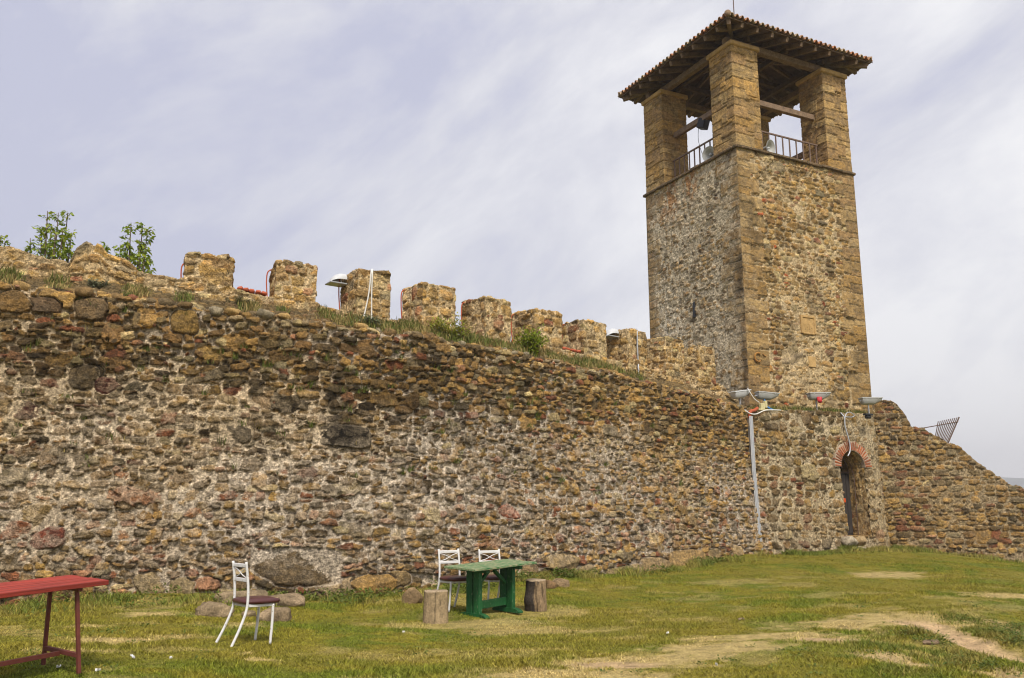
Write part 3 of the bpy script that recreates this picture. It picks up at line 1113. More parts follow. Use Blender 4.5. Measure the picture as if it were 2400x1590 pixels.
R_ = np.random.RandomState(5)
VV, QQ, CC, n0 = [], [], [], 0
s_ = PARA.s[0] + 1
while s_ < us[-1] - .3:
    p = ledge_point(s_, R_.uniform(-.03, .14))
    y = PARA.at(s_)[1]
    w = R_.uniform(.05, .14) * (1.1 if y < 17 else .8)
    t = PARA.tan(s_)
    v_, q_ = rock_np(R_, p + np.array([0, 0, w * .15]), w, w * R_.uniform(.6, .9), w * R_.uniform(.4, .75), math.atan2(t[1], t[0]) + R_.normal(0, .3), R_.normal(0, .12), 14, 8, R_.randint(100))
    VV.append(v_)
    QQ.append(q_ + n0)
    n0 += len(v_)
    cc = np.array([TAN, BRN, GRB, TAN, GRY, RED, BRN, GRB][R_.randint(8)]) * R_.uniform(.8, 1.2)
    CC.append(np.tile(cc, (len(v_), 1)))
    s_ += w * R_.uniform(1.6, 3.2)
PX(mesh_np('coping_stones', np.concatenate(VV), np.concatenate(QQ), M_ROCK, np.concatenate(CC), castle))
# row of clay tiles laid on the parapet in two gaps
b = MB()
for (xa, ya, xb, yb) in ((548, 668, 618, 682), (1304, 806, 1345, 817)):
    sa, sb = PARA.hit(xa * DS, ya * DS)[0], PARA.hit(xb * DS, yb * DS)[0]
    n_ = 5
    for k in range(n_):
        s_ = sa + (sb - sa) * (k + .5) / n_
        p = PARA.at(s_) - PARA.nor(s_) * .12
        t = PARA.tan(s_)
        b.box((p[0], p[1], float(para_top(s_)) + .05), ((sb - sa) / n_ * .94, .22, .06), Matrix.Rotation(math.atan2(t[1], t[0]) + rnd.uniform(-.1, .1), 3, 'Z') @ Matrix.Rotation(rnd.uniform(-.1, .1), 3, 'Y'), .02, .006)
PX(b.build('coping_tiles', mat_plain('orange_tile', (.42, .10, .045), .8, .3, 10), castle))

# ------------------------------------------------------------------ bastion with the arched doorway
bast = empty('stone_bastion', tuple(tw(2, -1, -1)))
tag(bast, 'low rounded stone bastion with arched doorway under the tower', 'bastion')
# door place on the curve
s_dl, s_dr = BAST.hit(1973, 1200)[0], BAST.hit(2029, 1200)[0]
s_d = (s_dl + s_dr) / 2
hw = (s_dr - s_dl) / 2
z_sill = BAST.hit(1990, 1256)[1]
z_crown = BAST.hit(1996, 1057)[1]
z_spring = z_crown - hw
print('door w', 2 * hw, 'h', z_crown - z_sill, 'bast L', BAST_L)
us = np.arange(0.2, BAST.L, .02)
zt = bast_top(us)
zt = (zt + .05 * (fbm(us * 4, us * 0, 700, 3) - .5))[:, None]
vs = np.arange(-1.9, zt.max() + 1.5, .019)
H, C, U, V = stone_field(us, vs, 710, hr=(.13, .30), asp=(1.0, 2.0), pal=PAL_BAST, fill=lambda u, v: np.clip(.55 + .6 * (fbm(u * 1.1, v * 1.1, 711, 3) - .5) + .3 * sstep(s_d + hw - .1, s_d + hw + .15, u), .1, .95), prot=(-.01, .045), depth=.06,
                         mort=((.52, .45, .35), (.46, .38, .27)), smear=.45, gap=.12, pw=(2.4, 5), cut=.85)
C *= (.74 + .2 * stone_field.k)[..., None]
e = V - zt
k = sstep(-.05, .06, e)
top = np.clip(e, 0, None)
off = .045 * np.clip(zt - V, 0, None) + .06 * (fbm(U * .6, V * .8, 712, 3) - .5) - top + H * (1 - k)
zz = np.where(e > 0, zt + top * .12, V) + H * k * .6
dn = sstep(.12, .3, e)[..., None]
C = C * (1 - .7 * dn) + np.array((.15, .12, .045)) * .7 * dn
P, N = BAST.at(us), BAST.nor(us)
Vx = np.stack([P[:, 0:1] + N[:, 0:1] * off, P[:, 1:2] + N[:, 1:2] * off, zz], -1)


def in_door(u, v, g=0.0):
    x = np.abs(u - s_d)
    return ((x < hw + g) & (v > z_sill - g) & (v < z_spring)) | ((np.hypot(u - s_d, v - z_spring) < hw + g) & (v >= z_spring))


keep = ~in_door(U, V)[:-1, :-1] & (e < 1.35)[:-1, :-1]
PX(mesh_np('bastion_face', Vx.reshape(-1, 3), grid_quads(len(us), len(vs), keep), M_STONE, C.reshape(-1, 3), bast))


def bpt(s, z, out=0.0):
    p, n = BAST.at(s), BAST.nor(s)
    o_ = out + .045 * max(0, float(bast_top(s)) - z)
    return np.array([p[0] + n[0] * o_, p[1] + n[1] * o_, z])


dn_ = BAST.nor(s_d)
dt_ = BAST.tan(s_d)
# reveal: jambs and soffit run straight inward
out_ = [(s_d - hw, z) for z in np.arange(z_sill - .1, z_spring, .03)] + [(s_d - hw * math.cos(a), z_spring + hw * math.sin(a)) for a in np.linspace(0, PI, 50)] + [(s_d + hw, z) for z in np.arange(z_spring, z_sill - .1, -.03)]
op = np.array([bpt(s, z, -.015) for s, z in out_])
seg = np.concatenate([[0], np.cumsum(np.linalg.norm(np.diff(op, axis=0), axis=1))])
dep = np.arange(0, 1.0, .025)
H, C, U, V = stone_field(seg, dep, 730, hr=(.2, .4), asp=(.5, 1.0), pal=PAL_LIGHT, fill=.6, prot=(-.01, .03), depth=.04, mort=((.43, .36, .26), (.41, .32, .2)), smear=.7)
C = C * 1.35
mid = np.array([BAST.at(s_d)[0], BAST.at(s_d)[1], 0])
inn = []
for i, (s, z) in enumerate(out_):
    if z <= z_spring:
        inn.append(np.array([dt_[0], dt_[1], 0]) * (1 if s < s_d else -1))
    else:
        q = np.array([dt_[0] * (s_d - s), dt_[1] * (s_d - s), z_spring - z])
        inn.append(q / np.linalg.norm(q))
inn = np.array(inn)
Vx = op[:, None, :] - np.array([dn_[0], dn_[1], 0])[None, None, :] * V[..., None] + inn[:, None, :] * (H * .8)[..., None]
PX(mesh_np('door_reveal', Vx.reshape(-1, 3), grid_quads(len(seg), len(dep)), M_STONE, C.reshape(-1, 3), bast))
# brick arch
b = MB()
rr = random.Random(3)
for k in range(25):
    a = -.12 * PI * 0 + (k + .5) / 25 * PI
    for (r0, r1) in ((hw + .01, hw + .25 + rr.uniform(-.03, .035)),):
        q0 = bpt(s_d - r0 * math.cos(a), z_spring + r0 * math.sin(a), -.012)
        q1 = bpt(s_d - r1 * math.cos(a), z_spring + r1 * math.sin(a), -.012)
        c_ = rr.choice([(.42, .14, .06), (.36, .115, .055), (.42, .19, .10), (.28, .11, .06)])
        b.col(c_).beam(q0, q1, .044 * rr.uniform(.8, 1.15), .135, up=(dn_[0], dn_[1], 0), bev=.006, jit=.009)
bo = PX(b.build('brick_arch', M_BRICK, bast, cols=True))
b = MB()
for k in range(48):
    a0, a1 = k / 48 * PI, (k + 1) / 48 * PI
    q = []
    for r_ in (hw, hw + .265):
        for a in (a0, a1):
            for o_ in (-.08, .04):
                q.append(bpt(s_d - r_ * math.cos(a), z_spring + r_ * math.sin(a), o_))
    b.col((.43, .34, .25)).add(q, [(0, 1, 3, 2), (4, 6, 7, 5), (1, 5, 7, 3), (0, 2, 6, 4), (0, 4, 5, 1), (2, 3, 7, 6)])
PX(b.build('arch_mortar', M_BRICK, bast, cols=True))
# door leaf deep in the reveal, with an iron fan above
dc = BAST.at(s_d) - dn_ * .55
DM = Matrix(((dt_[0], -dn_[0], 0), (dt_[1], -dn_[1], 0), (0, 0, 1)))
door = PX(MB().box((dc[0], dc[1], (z_sill + z_spring - .15) / 2), (hw * 2 + .1, .06, z_spring - .15 - z_sill), DM, .004).build('door', M_DOOR, bast))
b = MB()
for k in range(6):
    q = dc + dn_ * .036 + dt_ * (-hw + (k + .5) * hw * 2 / 6)
    b.box((q[0], q[1], (z_sill + z_spring - .15) / 2), (hw * 2 / 6 - .015, .02, z_spring - .25 - z_sill), DM, .004)
o = b.build('plank', M_DOOR, door)
b = MB()
q = dc + dn_ * .07 + dt_ * (hw * .35)
b.box((q[0], q[1], z_sill + 1.0), (.1, .05, .12), DM, .01)
b.build('padlock', mat_plain('orange_padlock', (.6, .09, .02), .4, .1, 20, bd=0), door)
PX(MB().box((dc[0] - dn_[0] * .25, dc[1] - dn_[1] * .25, z_spring), (hw * 2 + .3, .03, 1.6), DM).build('unlit_room_panel', M_BLACK, bast))  # thin black panel: its colour stands in for the unlit interior behind the doorway
b = MB()
q = dc + dn_ * .05
b.beam((*(q - dt_ * hw), z_spring - .12), (*(q + dt_ * hw), z_spring - .12), .03, .03)
for a in (35, 65, 95, 125, 155):
    a = math.radians(a)
    b.beam((*q, z_spring - .12), (*(q + dt_ * math.cos(a) * hw * .9), z_spring - .12 + math.sin(a) * hw * .95), .018, .018)
b.tube([(*(q + dt_ * math.cos(t) * hw * .92), z_spring - .12 + math.sin(t) * hw * .95) for t in np.linspace(0, PI, 20)], .014, 6)
PX(b.build('fan_grille', M_IRON, bast))
b = MB()
q = BAST.at(s_d) - dn_ * .3 + dt_ * (hw - .03)
b.tube([(*(q - dt_ * .35), z_spring + .35), (*(q - dt_ * .12), z_spring + .12), (*q, z_spring - .25), (*q, z_sill)], .013, 6)
PX(b.build('iron_bar', M_IRON, bast))
b = MB()
th = BAST.at(s_d) - dn_ * .25
PX(b.box((th[0], th[1], z_sill - .09), (hw * 2 + .1, .75, .16), DM, .02, .01).build('threshold', M_CAP, bast))
# small rough steps
gq = ground_at(2010, 1298)
R_ = np.random.RandomState(12)
for nm, px, py, dd, sz, cc, lab in [('door_step', 2000, 1289, .10, (.5, .3, .11), (.42, .35, .25), 'flat pale slab step on the grass below the arched doorway'),
                                    ('step_stone', 1987, 1270, .12, (.30, .28, .17), (.48, .40, .29), 'pale sloping boulder set just under the door sill'),
                                    ('step_stone', 2012, 1268, .06, (.27, .25, .15), (.38, .27, .14), 'ochre boulder right of the pale boulder below the door')]:
    s_, z_, d_ = BAST.hit(px, py)
    p = at(px, py, d_ - dd - .15)
    v_, q_ = rock_np(R_, p, *sz, TH + R_.normal(0, .15), 0, 20, 12, 3)
    tag(mesh_np(nm, v_, q_, M_ROCK, np.tile(cc, (len(v_), 1))), lab, 'stone')

# ------------------------------------------------------------------ flank wall
flank = empty('flank_wall', tuple(FLANK.at(4)) + (-1.2,))
tag(flank, 'ruined stone wall sloping down to the right of the bastion', 'wall')
wall_strip('rubble_face', FLANK, 0, FLANK.L, -2.6, flank_top, .8, .022, .021, 801, flank, jag=.13, batter=.05, hr=(.1, .21), asp=(1.1, 2.6), pal=PAL_BAST, fill=lambda u, v: np.clip(.5 + .6 * (fbm(u * .8, v * .8, 802, 3) - .5), .05, .9),
           prot=(-.01, .05), depth=.065, mort=((.40, .33, .24), (.38, .30, .2)), smear=.4, gain=.9)

# ------------------------------------------------------------------ bell tower
tower = empty('bell_tower', tuple(tw(2.5, 2.4, 2.5)))
tag(tower, 'tall square stone bell tower with open belfry and tiled roof', 'tower')
zb_, zt_ = 2.3, ZL - .02
parts = []
vs = np.arange(zb_, zt_ + .02, .0225)
faces = [((0, 0), (WR, 0), .0225), ((WR, 0), (WR, WL), .05), ((WR, WL), (0, WL), .05), ((0, WL), (0, 0), .0225)]
allP, allC = [], []
for i, (a, b_, d) in enumerate(faces):
    a, b_ = np.array(a), np.array(b_)
    L = np.linalg.norm(b_ - a)
    u = np.linspace(0, L, int(L / d) + 1)
    if i == 3:
        fl = lambda U, V: np.clip(.60 + .7 * (fbm(U * 1.0, V * .8, 902, 3) - .5) - .3 * sstep(L - .5, L, U) - .3 * sstep(.5, 0, U), .05, .97)
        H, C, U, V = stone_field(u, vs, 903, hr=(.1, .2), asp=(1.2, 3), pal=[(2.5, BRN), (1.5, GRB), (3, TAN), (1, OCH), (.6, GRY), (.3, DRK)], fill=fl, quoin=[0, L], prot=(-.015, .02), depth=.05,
                                 mort=((.72, .66, .57), (.58, .51, .40)), smear=.6, warp=.05, gap=.1, specials=[(L - 3.3, 8.55, .13, .09, dict(dom=.5, pr=-.2, col=(.03, .025, .02), cuts=0, rot=.2)), (L - 1.2, 7.3, .08, .07, dict(dom=.5, pr=-.2, col=(.03, .025, .02), cuts=0)), (L - 3.9, 9.5, .07, .06, dict(dom=.5, pr=-.2, col=(.03, .025, .02), cuts=0)), (L - 1.5, 6.9, .3, .05, dict(dom=.5, pr=-.15, col=(.04, .03, .02), cuts=0, rot=-.1))])
        lu = L - U
        rust = np.maximum(sstep(.55, .2, np.abs(lu - 3.45) + .5 * (fbm(U * 2.5, V * .6, 905, 4) - .5)) * sstep(9.2, 10.3, V + 1.2 * (fbm(U * 3, V * .5, 906, 3) - .5)),
                          sstep(.4, .1, np.abs(lu - 2.3) + .4 * (fbm(U * 2.5, V * .6, 907, 4) - .5)) * sstep(9.9, 10.6, V + .8 * (fbm(U * 3, V * .5, 908, 3) - .5)))
        rust = rust * sstep(.38, .55, fbm(U * 9, V * 6, 909, 4))
        C = C * (1 - .8 * rust[..., None]) + np.array((.40, .17, .035)) * .8 * rust[..., None]
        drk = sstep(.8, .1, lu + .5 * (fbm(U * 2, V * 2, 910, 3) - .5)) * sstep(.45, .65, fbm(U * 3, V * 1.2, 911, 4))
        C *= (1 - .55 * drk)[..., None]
    else:
        fl = lambda U, V: np.clip(.36 + .6 * (fbm(U * .8, V * .7, 912 + i, 3) - .5) + .25 * sstep(9, 6, V) * sstep(1.7, .4, np.abs(U - 2.4)), .04, .95)
        sp = [] if i else [(.40, 4.58, .36, .2, dict(dom=.5, col=(.40, .21, .06), pr=.03, rot=0, cuts=0, p=9, ed=.1)), (1.76, 4.7, .26, .11, dict(dom=.5, col=(.30, .24, .17), pr=.02, rot=0, cuts=0, p=9, ed=.1)),
                           (.38, 3.95, .36, .24, dict(dom=.5, col=(.37, .235, .11), pr=.0, rot=0, cuts=0, p=9, ed=.1))]
        if i == 0:
            for q in range(7):
                sp.append((WR - .28, 3.3 + q * .62 + rnd.uniform(-.1, .1), .42 * rnd.uniform(.7, 1.2), .25, dict(dom=.6, pr=.01, rot=0, cuts=1, p=7, ed=.08, col=(.36, .25, .12))))
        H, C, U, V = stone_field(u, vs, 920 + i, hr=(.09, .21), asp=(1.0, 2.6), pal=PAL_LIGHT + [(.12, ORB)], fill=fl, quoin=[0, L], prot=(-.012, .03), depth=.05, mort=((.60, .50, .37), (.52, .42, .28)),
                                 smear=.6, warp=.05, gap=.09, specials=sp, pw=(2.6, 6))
        drk = sstep(.58, .72, fbm(U * 1.8, V * 1.4, 925, 5)) * .35
        C *= .9 * (1 - drk)[..., None]
    ds_ = .14 if i == 3 else .03
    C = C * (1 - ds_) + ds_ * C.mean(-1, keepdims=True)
    f = sstep(0, .06, np.minimum(U, L - U))
    H = H * f + .006
    t = (b_ - a) / L
    n = np.array([t[1], -t[0]])
    q = a[None, None, :] + t[None, None, :] * U[..., None] + n[None, None, :] * (H * 1.0)[..., None]
    # corners: keep the shared edge square
    q = np.where(((U < 1e-6) | (U > L - 1e-6))[..., None], a + t * U[..., None] + n * .006 + np.where(U < L / 2, -1, 1)[..., None] * t * .006, q)
    P = TS[None, None, :] + Uv * q[..., 0:1] + Vv * q[..., 1:2]
    P[..., 2] = V
    if i in (0, 3):
        # slit window and carved plaques
        pass
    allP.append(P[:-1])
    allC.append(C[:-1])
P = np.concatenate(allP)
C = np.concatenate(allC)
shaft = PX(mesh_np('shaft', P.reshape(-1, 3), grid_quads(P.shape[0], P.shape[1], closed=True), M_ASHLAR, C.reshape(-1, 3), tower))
TM = Matrix(((UX, -UY, 0), (UY, UX, 0), (0, 0, 1)))
PX(MB().box(tw(0, 2.34, 6.5) + np.array((0, 0, 0)), (.08, .10, .5), TM, .004).build('slit_window', M_BLACK, tower))


def tbox(b, a0, a1, b0, b1, z0, z1, bev=.01, jit=0.0):
    return b.box(tw((a0 + a1) / 2, (b0 + b1) / 2, (z0 + z1) / 2), (a1 - a0, b1 - b0, z1 - z0), TM, bev, jit)


b = MB()
tbox(b, 2.2, 2.74, -.04, .1, 5.52, 6.02, .015)
pl = PX(b.build('carved_plaque', M_CAP, tower))
b = MB()
for (x0, x1, z0, z1) in ((2.16, 2.24, 5.5, 6.08), (2.7, 2.78, 5.5, 6.08), (2.241, 2.699, 6.0, 6.08), (2.241, 2.699, 5.48, 5.54)):
    tbox(b, x0, x1, -.065, .05, z0, z1, .015)
for k in range(4):
    tbox(b, 2.3 + .09 * k, 2.36 + .09 * k, -.052, .05, 5.62 + .05 * (k % 2), 5.9 - .06 * ((k + 1) % 3), .02)
b.build('relief', M_CAP, pl)
b = MB()
tbox(b, 2.40, 2.70, -.03, .1, 4.47, 4.8, .012)
pl = PX(b.build('small_plaque', M_CAP, tower))
b = MB()
pts = [tw(.36 + .13 * math.cos(a), -.045, 4.60 + .13 * math.sin(a)) for a in np.linspace(.9, 5.4, 20)]
b.tube(pts, .028, 6)
b.tube([tw(.55, -.04, 4.72), tw(.62, -.045, 4.66), tw(.68, -.04, 4.68)], .02, 6)
PX(b.build('carved_crescent', mat_plain('ochre_carving', (.33, .165, .045), .9, .3, 8), tower))

# string course of thin slabs
b = MB()
rr = random.Random(5)
for i, (a, b_, d) in enumerate(faces):
    a, b_ = np.array(a, float), np.array(b_, float)
    L = np.linalg.norm(b_ - a)
    t = (b_ - a) / L
    n = np.array([t[1], -t[0]])
    x = -.05
    while x < L + .05:
        w = min(rr.uniform(.35, .8), L + .08 - x)
        if w < .05:
            break
        c = a + t * (x + w / 2) + n * (-.1 + rr.uniform(-.01, .012))
        ang = math.atan2(t[1], t[0]) + TH
        b.box(tw(c[0], c[1], ZL + .02 + rr.uniform(-.008, .008)), (w - .006, .38, .085), Matrix.Rotation(ang, 3, 'Z') @ Matrix.Rotation(.05, 3, 'X'), .018, .006)
        x += w
PX(b.build('string_course', M_LEDGE, tower))
PX(tbox(MB(), .3, WR - .3, .3, WL - .3, ZL - .15, ZL + .01).build('belfry_floor', M_CAP, tower))
# four piers with caps
ZP = 14.66
ax, ay = Uv[:2], Vv[:2]
for i, (x, y) in enumerate(((0, 0), (1, 0), (1, 1), (0, 1))):
    hx = .535
    a = hx + .015 if x == 0 else WR - hx - .015
    c_ = hx + .015 if y == 0 else WL - hx - .015
    p = tw(a, c_, 0)
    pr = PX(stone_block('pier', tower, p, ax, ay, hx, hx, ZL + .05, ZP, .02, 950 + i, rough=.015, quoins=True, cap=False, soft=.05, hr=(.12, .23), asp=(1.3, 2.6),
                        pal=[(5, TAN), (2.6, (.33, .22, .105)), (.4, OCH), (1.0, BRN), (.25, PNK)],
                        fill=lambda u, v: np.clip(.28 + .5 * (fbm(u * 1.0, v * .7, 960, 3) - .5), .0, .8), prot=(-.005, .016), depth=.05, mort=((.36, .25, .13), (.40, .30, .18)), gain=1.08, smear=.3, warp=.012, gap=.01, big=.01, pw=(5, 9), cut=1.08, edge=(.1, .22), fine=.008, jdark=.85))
    o = MB().box(p + np.array([0, 0, ZP + .075]), (hx * 2 + .15, hx * 2 + .15, .16), TM, .03, .008).build('pier_cap', M_CAP, pr)
# timber
ZT = ZP + .155
eE = ray(1708.7, 40.8)
eE = eE * (15.1 / eE[2])
EO = max(.6, min(1.0, float(((TS - eE) @ (Uv + Vv)) / 2)))
print('eave overhang', EO)
ZE = 15.1
SLOPE = math.tan(math.radians(17))


def zroof(d):
    """underside of the roof boards, d metres in from the eave"""
    return ZE + d * SLOPE


plates = [((-.02, .3), (WR + .02, .3)), ((-.02, WL - .3), (WR + .02, WL - .3)), ((.3, -.02), (.3, WL + .02)), ((WR - .3, -.02), (WR - .3, WL + .02))]
for i, (p0, p1) in enumerate(plates):
    z = ZT + .11 + (.0 if i < 2 else .0)
    if i >= 2:
        p0, p1 = (p0[0], .41), (p1[0], WL - .41)
    PX(MB().beam(tw(*p0, z), tw(*p1, z), .2, .21, bev=.012, jit=.004).build('wall_plate', M_TIMBER, tower))
ins = [((.85, .1), (.85, WL - .1), 0), ((WR - .85, .1), (WR - .85, WL - .1), 0), ((.1, .85), (WR - .1, .85), .2), ((.1, WL - .85), (WR - .1, WL - .85), .2), ((WR / 2, .1), (WR / 2, WL - .1), 0), ((.1, WL / 2), (WR - .1, WL / 2), .2)]
for p0, p1, dz_ in ins:
    z = ZT + .31 - dz_ * 0 + (.17 if dz_ else 0)
    PX(MB().beam(tw(*p0, z), tw(*p1, z), .15, .17, bev=.01, jit=.004).build('ceiling_beam', M_TIMBERD, tower))
# rafters
A0, A1, B0, B1 = -EO, WR + EO, -EO, WL + EO
half = (B1 - B0) / 2
for side in range(4):
    Ls = (A1 - A0) if side % 2 == 0 else (B1 - B0)
    nr_ = 10
    for k in range(1, nr_):
        x = Ls * k / nr_
        run = min(x, Ls - x, half) - .1
        if run < .35:
            continue

        def P2(d, z, side=side, x=x):
            if side == 0:
                return tw(A0 + x, B0 + d, z)
            if side == 1:
                return tw(A1 - d, B0 + x, z)
            if side == 2:
                return tw(A0 + x, B1 - d, z)
            return tw(A0 + d, B0 + x, z)
        PX(MB().beam(P2(.05, zroof(.05) - .085), P2(run, zroof(run) - .085), .10, .16, bev=.008, jit=.003).build('rafter', M_TIMBER, tower))
for (ca, cb) in ((A0, B0), (A1, B0), (A1, B1), (A0, B1)):
    sa = 1 if ca == A0 else -1
    sb = 1 if cb == B0 else -1
    PX(MB().beam(tw(ca + sa * .08, cb + sb * .08, zroof(.08) - .09), tw(ca + sa * half, cb + sb * half, zroof(half) - .09), .12, .18, bev=.008).build('hip_rafter', M_TIMBER, tower))
# roof boards (underside) and barrel tiles
roof = None
b = MB()
apexA = (A0 + half, A1 - half)
cor = [tw(A0, B0, ZE), tw(A1, B0, ZE), tw(A1, B1, ZE), tw(A0, B1, ZE)]
rg = [tw(apexA[0], B0 + half, zroof(half)), tw(apexA[1], B0 + half, zroof(half))]
vsb = cor + rg
vst = [p + np.array([0, 0, .04]) for p in vsb]
fs = [(0, 1, 5, 4), (1, 2, 5), (2, 3, 4, 5), (3, 0, 4)]
b.add(vsb, [tuple(reversed(f)) for f in fs])
b.add(vst, fs)
b.add(cor + vst[:4], [(0, 1, 5, 4), (1, 2, 6, 5), (2, 3, 7, 6), (3, 0, 4, 7)])
roof = PX(b.build('roof_boards', M_TIMBERD, tower))
PIT = .205
for side in range(4):
    Ls = (A1 - A0) if side % 2 == 0 else (B1 - B0)
    nw = int(round(Ls / PIT))
    pit = Ls / nw
    xs = np.linspace(0, Ls, nw * 10 + 1)
    ds_ = np.linspace(-.09, half, 90)
    Xg, Dg = np.meshgrid(xs, ds_, indexing='ij')
    ci = np.floor(Xg / pit)
    phs = (Xg / pit - ci)
    h = np.where((phs > .2) & (phs < .8), .075 * np.sqrt(np.clip(1 - ((phs - .5) / .3) ** 2, 0, 1)), -.03 * np.sqrt(np.clip(1 - (np.minimum(phs, 1 - phs) / .2) ** 2, 0, 1)))
    rw = (Dg + .09) / .36 + .3 * vnoise(ci * 1.7, ci * 0, 40 + side)
    ri = np.floor(rw)
    h = h + .028 * (1 - (rw - ri)) + .012 * (vnoise(ci * 1.3 + 7, ri * 1.9, 44) - .5)
    lim = np.clip(Dg, None, np.minimum(np.minimum(Xg, Ls - Xg), half) + .03)
    zz = zroof(lim) + .085 + h
    col = np.array([(.42, .24, .14), (.36, .21, .13), (.44, .20, .10), (.34, .26, .17), (.42, .32, .21)])[(vnoise(ci * 3.1 + side * 17, ri * 2.7, 45) * 4.999).astype(int)]
    if side == 0:
        Pq = [A0 + Xg, B0 + lim]
    elif side == 1:
        Pq = [A1 - lim, B0 + Xg]
    elif side == 2:
        Pq = [A1 - Xg, B1 - lim]
    else:
        Pq = [A0 + lim, B1 - Xg]
    V3 = TS[None, None, :] + Uv * Pq[0][..., None] + Vv * Pq[1][..., None]
    V3[..., 2] = zz
    n_, m_ = Xg.shape
    keep = (Dg <= np.minimum(np.minimum(Xg, Ls - Xg), half) + .06)[:-1, :-1]
    q = grid_quads(n_, m_, keep)
    # thickness at the eave: a second skin 25 mm lower for the first rows, closed along the edge
    m2 = 8
    low = V3[:, :m2].copy()
    low[..., 2] -= .028
    o2 = n_ * m_
    q2 = grid_quads(n_, m2, None, o2)[:, ::-1]
    i_ = np.arange(n_ - 1)
    q3 = np.stack([i_ * m_, o2 + i_ * m2, o2 + (i_ + 1) * m2, (i_ + 1) * m_], -1)
    PX(mesh_np('tile_slope', np.concatenate([V3.reshape(-1, 3), low.reshape(-1, 3)]), np.concatenate([q, q2, q3]), M_TILE, np.concatenate([col.reshape(-1, 3), col[:, :m2].reshape(-1, 3)]), tower))
for (ca, cb) in ((A0, B0), (A1, B0), (A1, B1), (A0, B1)):
    sa = 1 if ca == A0 else -1
    sb = 1 if cb == B0 else -1
    b = MB()
    n_ = 11
    for k in range(n_):
        d0, d1 = -.03 + (half + .03) * k / n_, -.03 + (half + .03) * (k + 1) / n_ + .05
        b.col(rr.choice([(.28, .19, .12), (.30, .16, .09), (.24, .18, .13)]))
        b.tube([tw(ca + sa * d0, cb + sb * d0, zroof(max(d0, 0)) + .13), tw(ca + sa * d1, cb + sb * d1, zroof(d1) + .11)], [.105, .085], 10)
    PX(b.build('hip_tiles', M_TILE, tower, smooth=True, cols=True))
# lightning rod
rz = zroof(half) + .1
PX(MB().tube([tw(apexA[0], B0 + half, rz), tw(apexA[0], B0 + half, rz + 3.2)], [.022, .014], 6).build('lightning_rod', M_IRON, tower))
print('apex px', proj(tw(apexA[0], B0 + half, rz + .3)))
# tie beams between the piers, half way up
hp = .55
for nm, p0, p1, z in (('tie_beam', (.95, hp), (WR - .45, hp), 13.22), ('tie_beam', (hp, .95), (hp, WL - .45), 13.16), ('tie_beam', (.6, WL - hp), (WR - .6, WL - hp), 12.1), ('tie_beam', (WR - hp, .6), (WR - hp, WL - .6), 12.4)):
    PX(MB().beam(tw(*p0, z), tw(*p1, z), .15, .19, bev=.01, jit=.004).build(nm, M_TIMBER, tower))
# railings
M_RAIL = mat_plain('brown_rail', (.17, .115, .09), .6, .25, 20, bd=.001)
for (p0, p1) in (((1.07, .42), (WR - 1.07, .42)), ((.42, 1.07), (.42, WL - 1.07)), ((1.07, WL - .42), (WR - 1.07, WL - .42)), ((WR - .42, 1.07), (WR - .42, WL - 1.07))):
    rl = PX(MB().beam(tw(*p0, 12.17), tw(*p1, 12.17), .055, .05).beam(tw(*p0, 11.34), tw(*p1, 11.34), .03, .03).build('railing', M_RAIL, tower))
    for k in range(10):
        f = (k + .35) / 9.7
        x, y = p0[0] + (p1[0] - p0[0]) * f, p0[1] + (p1[1] - p0[1]) * f
        MB().beam(tw(x, y, 11.22), tw(x, y, 12.155), .038, .038, up=tuple(Uv), bev=.004).build('baluster', M_RAIL, rl)
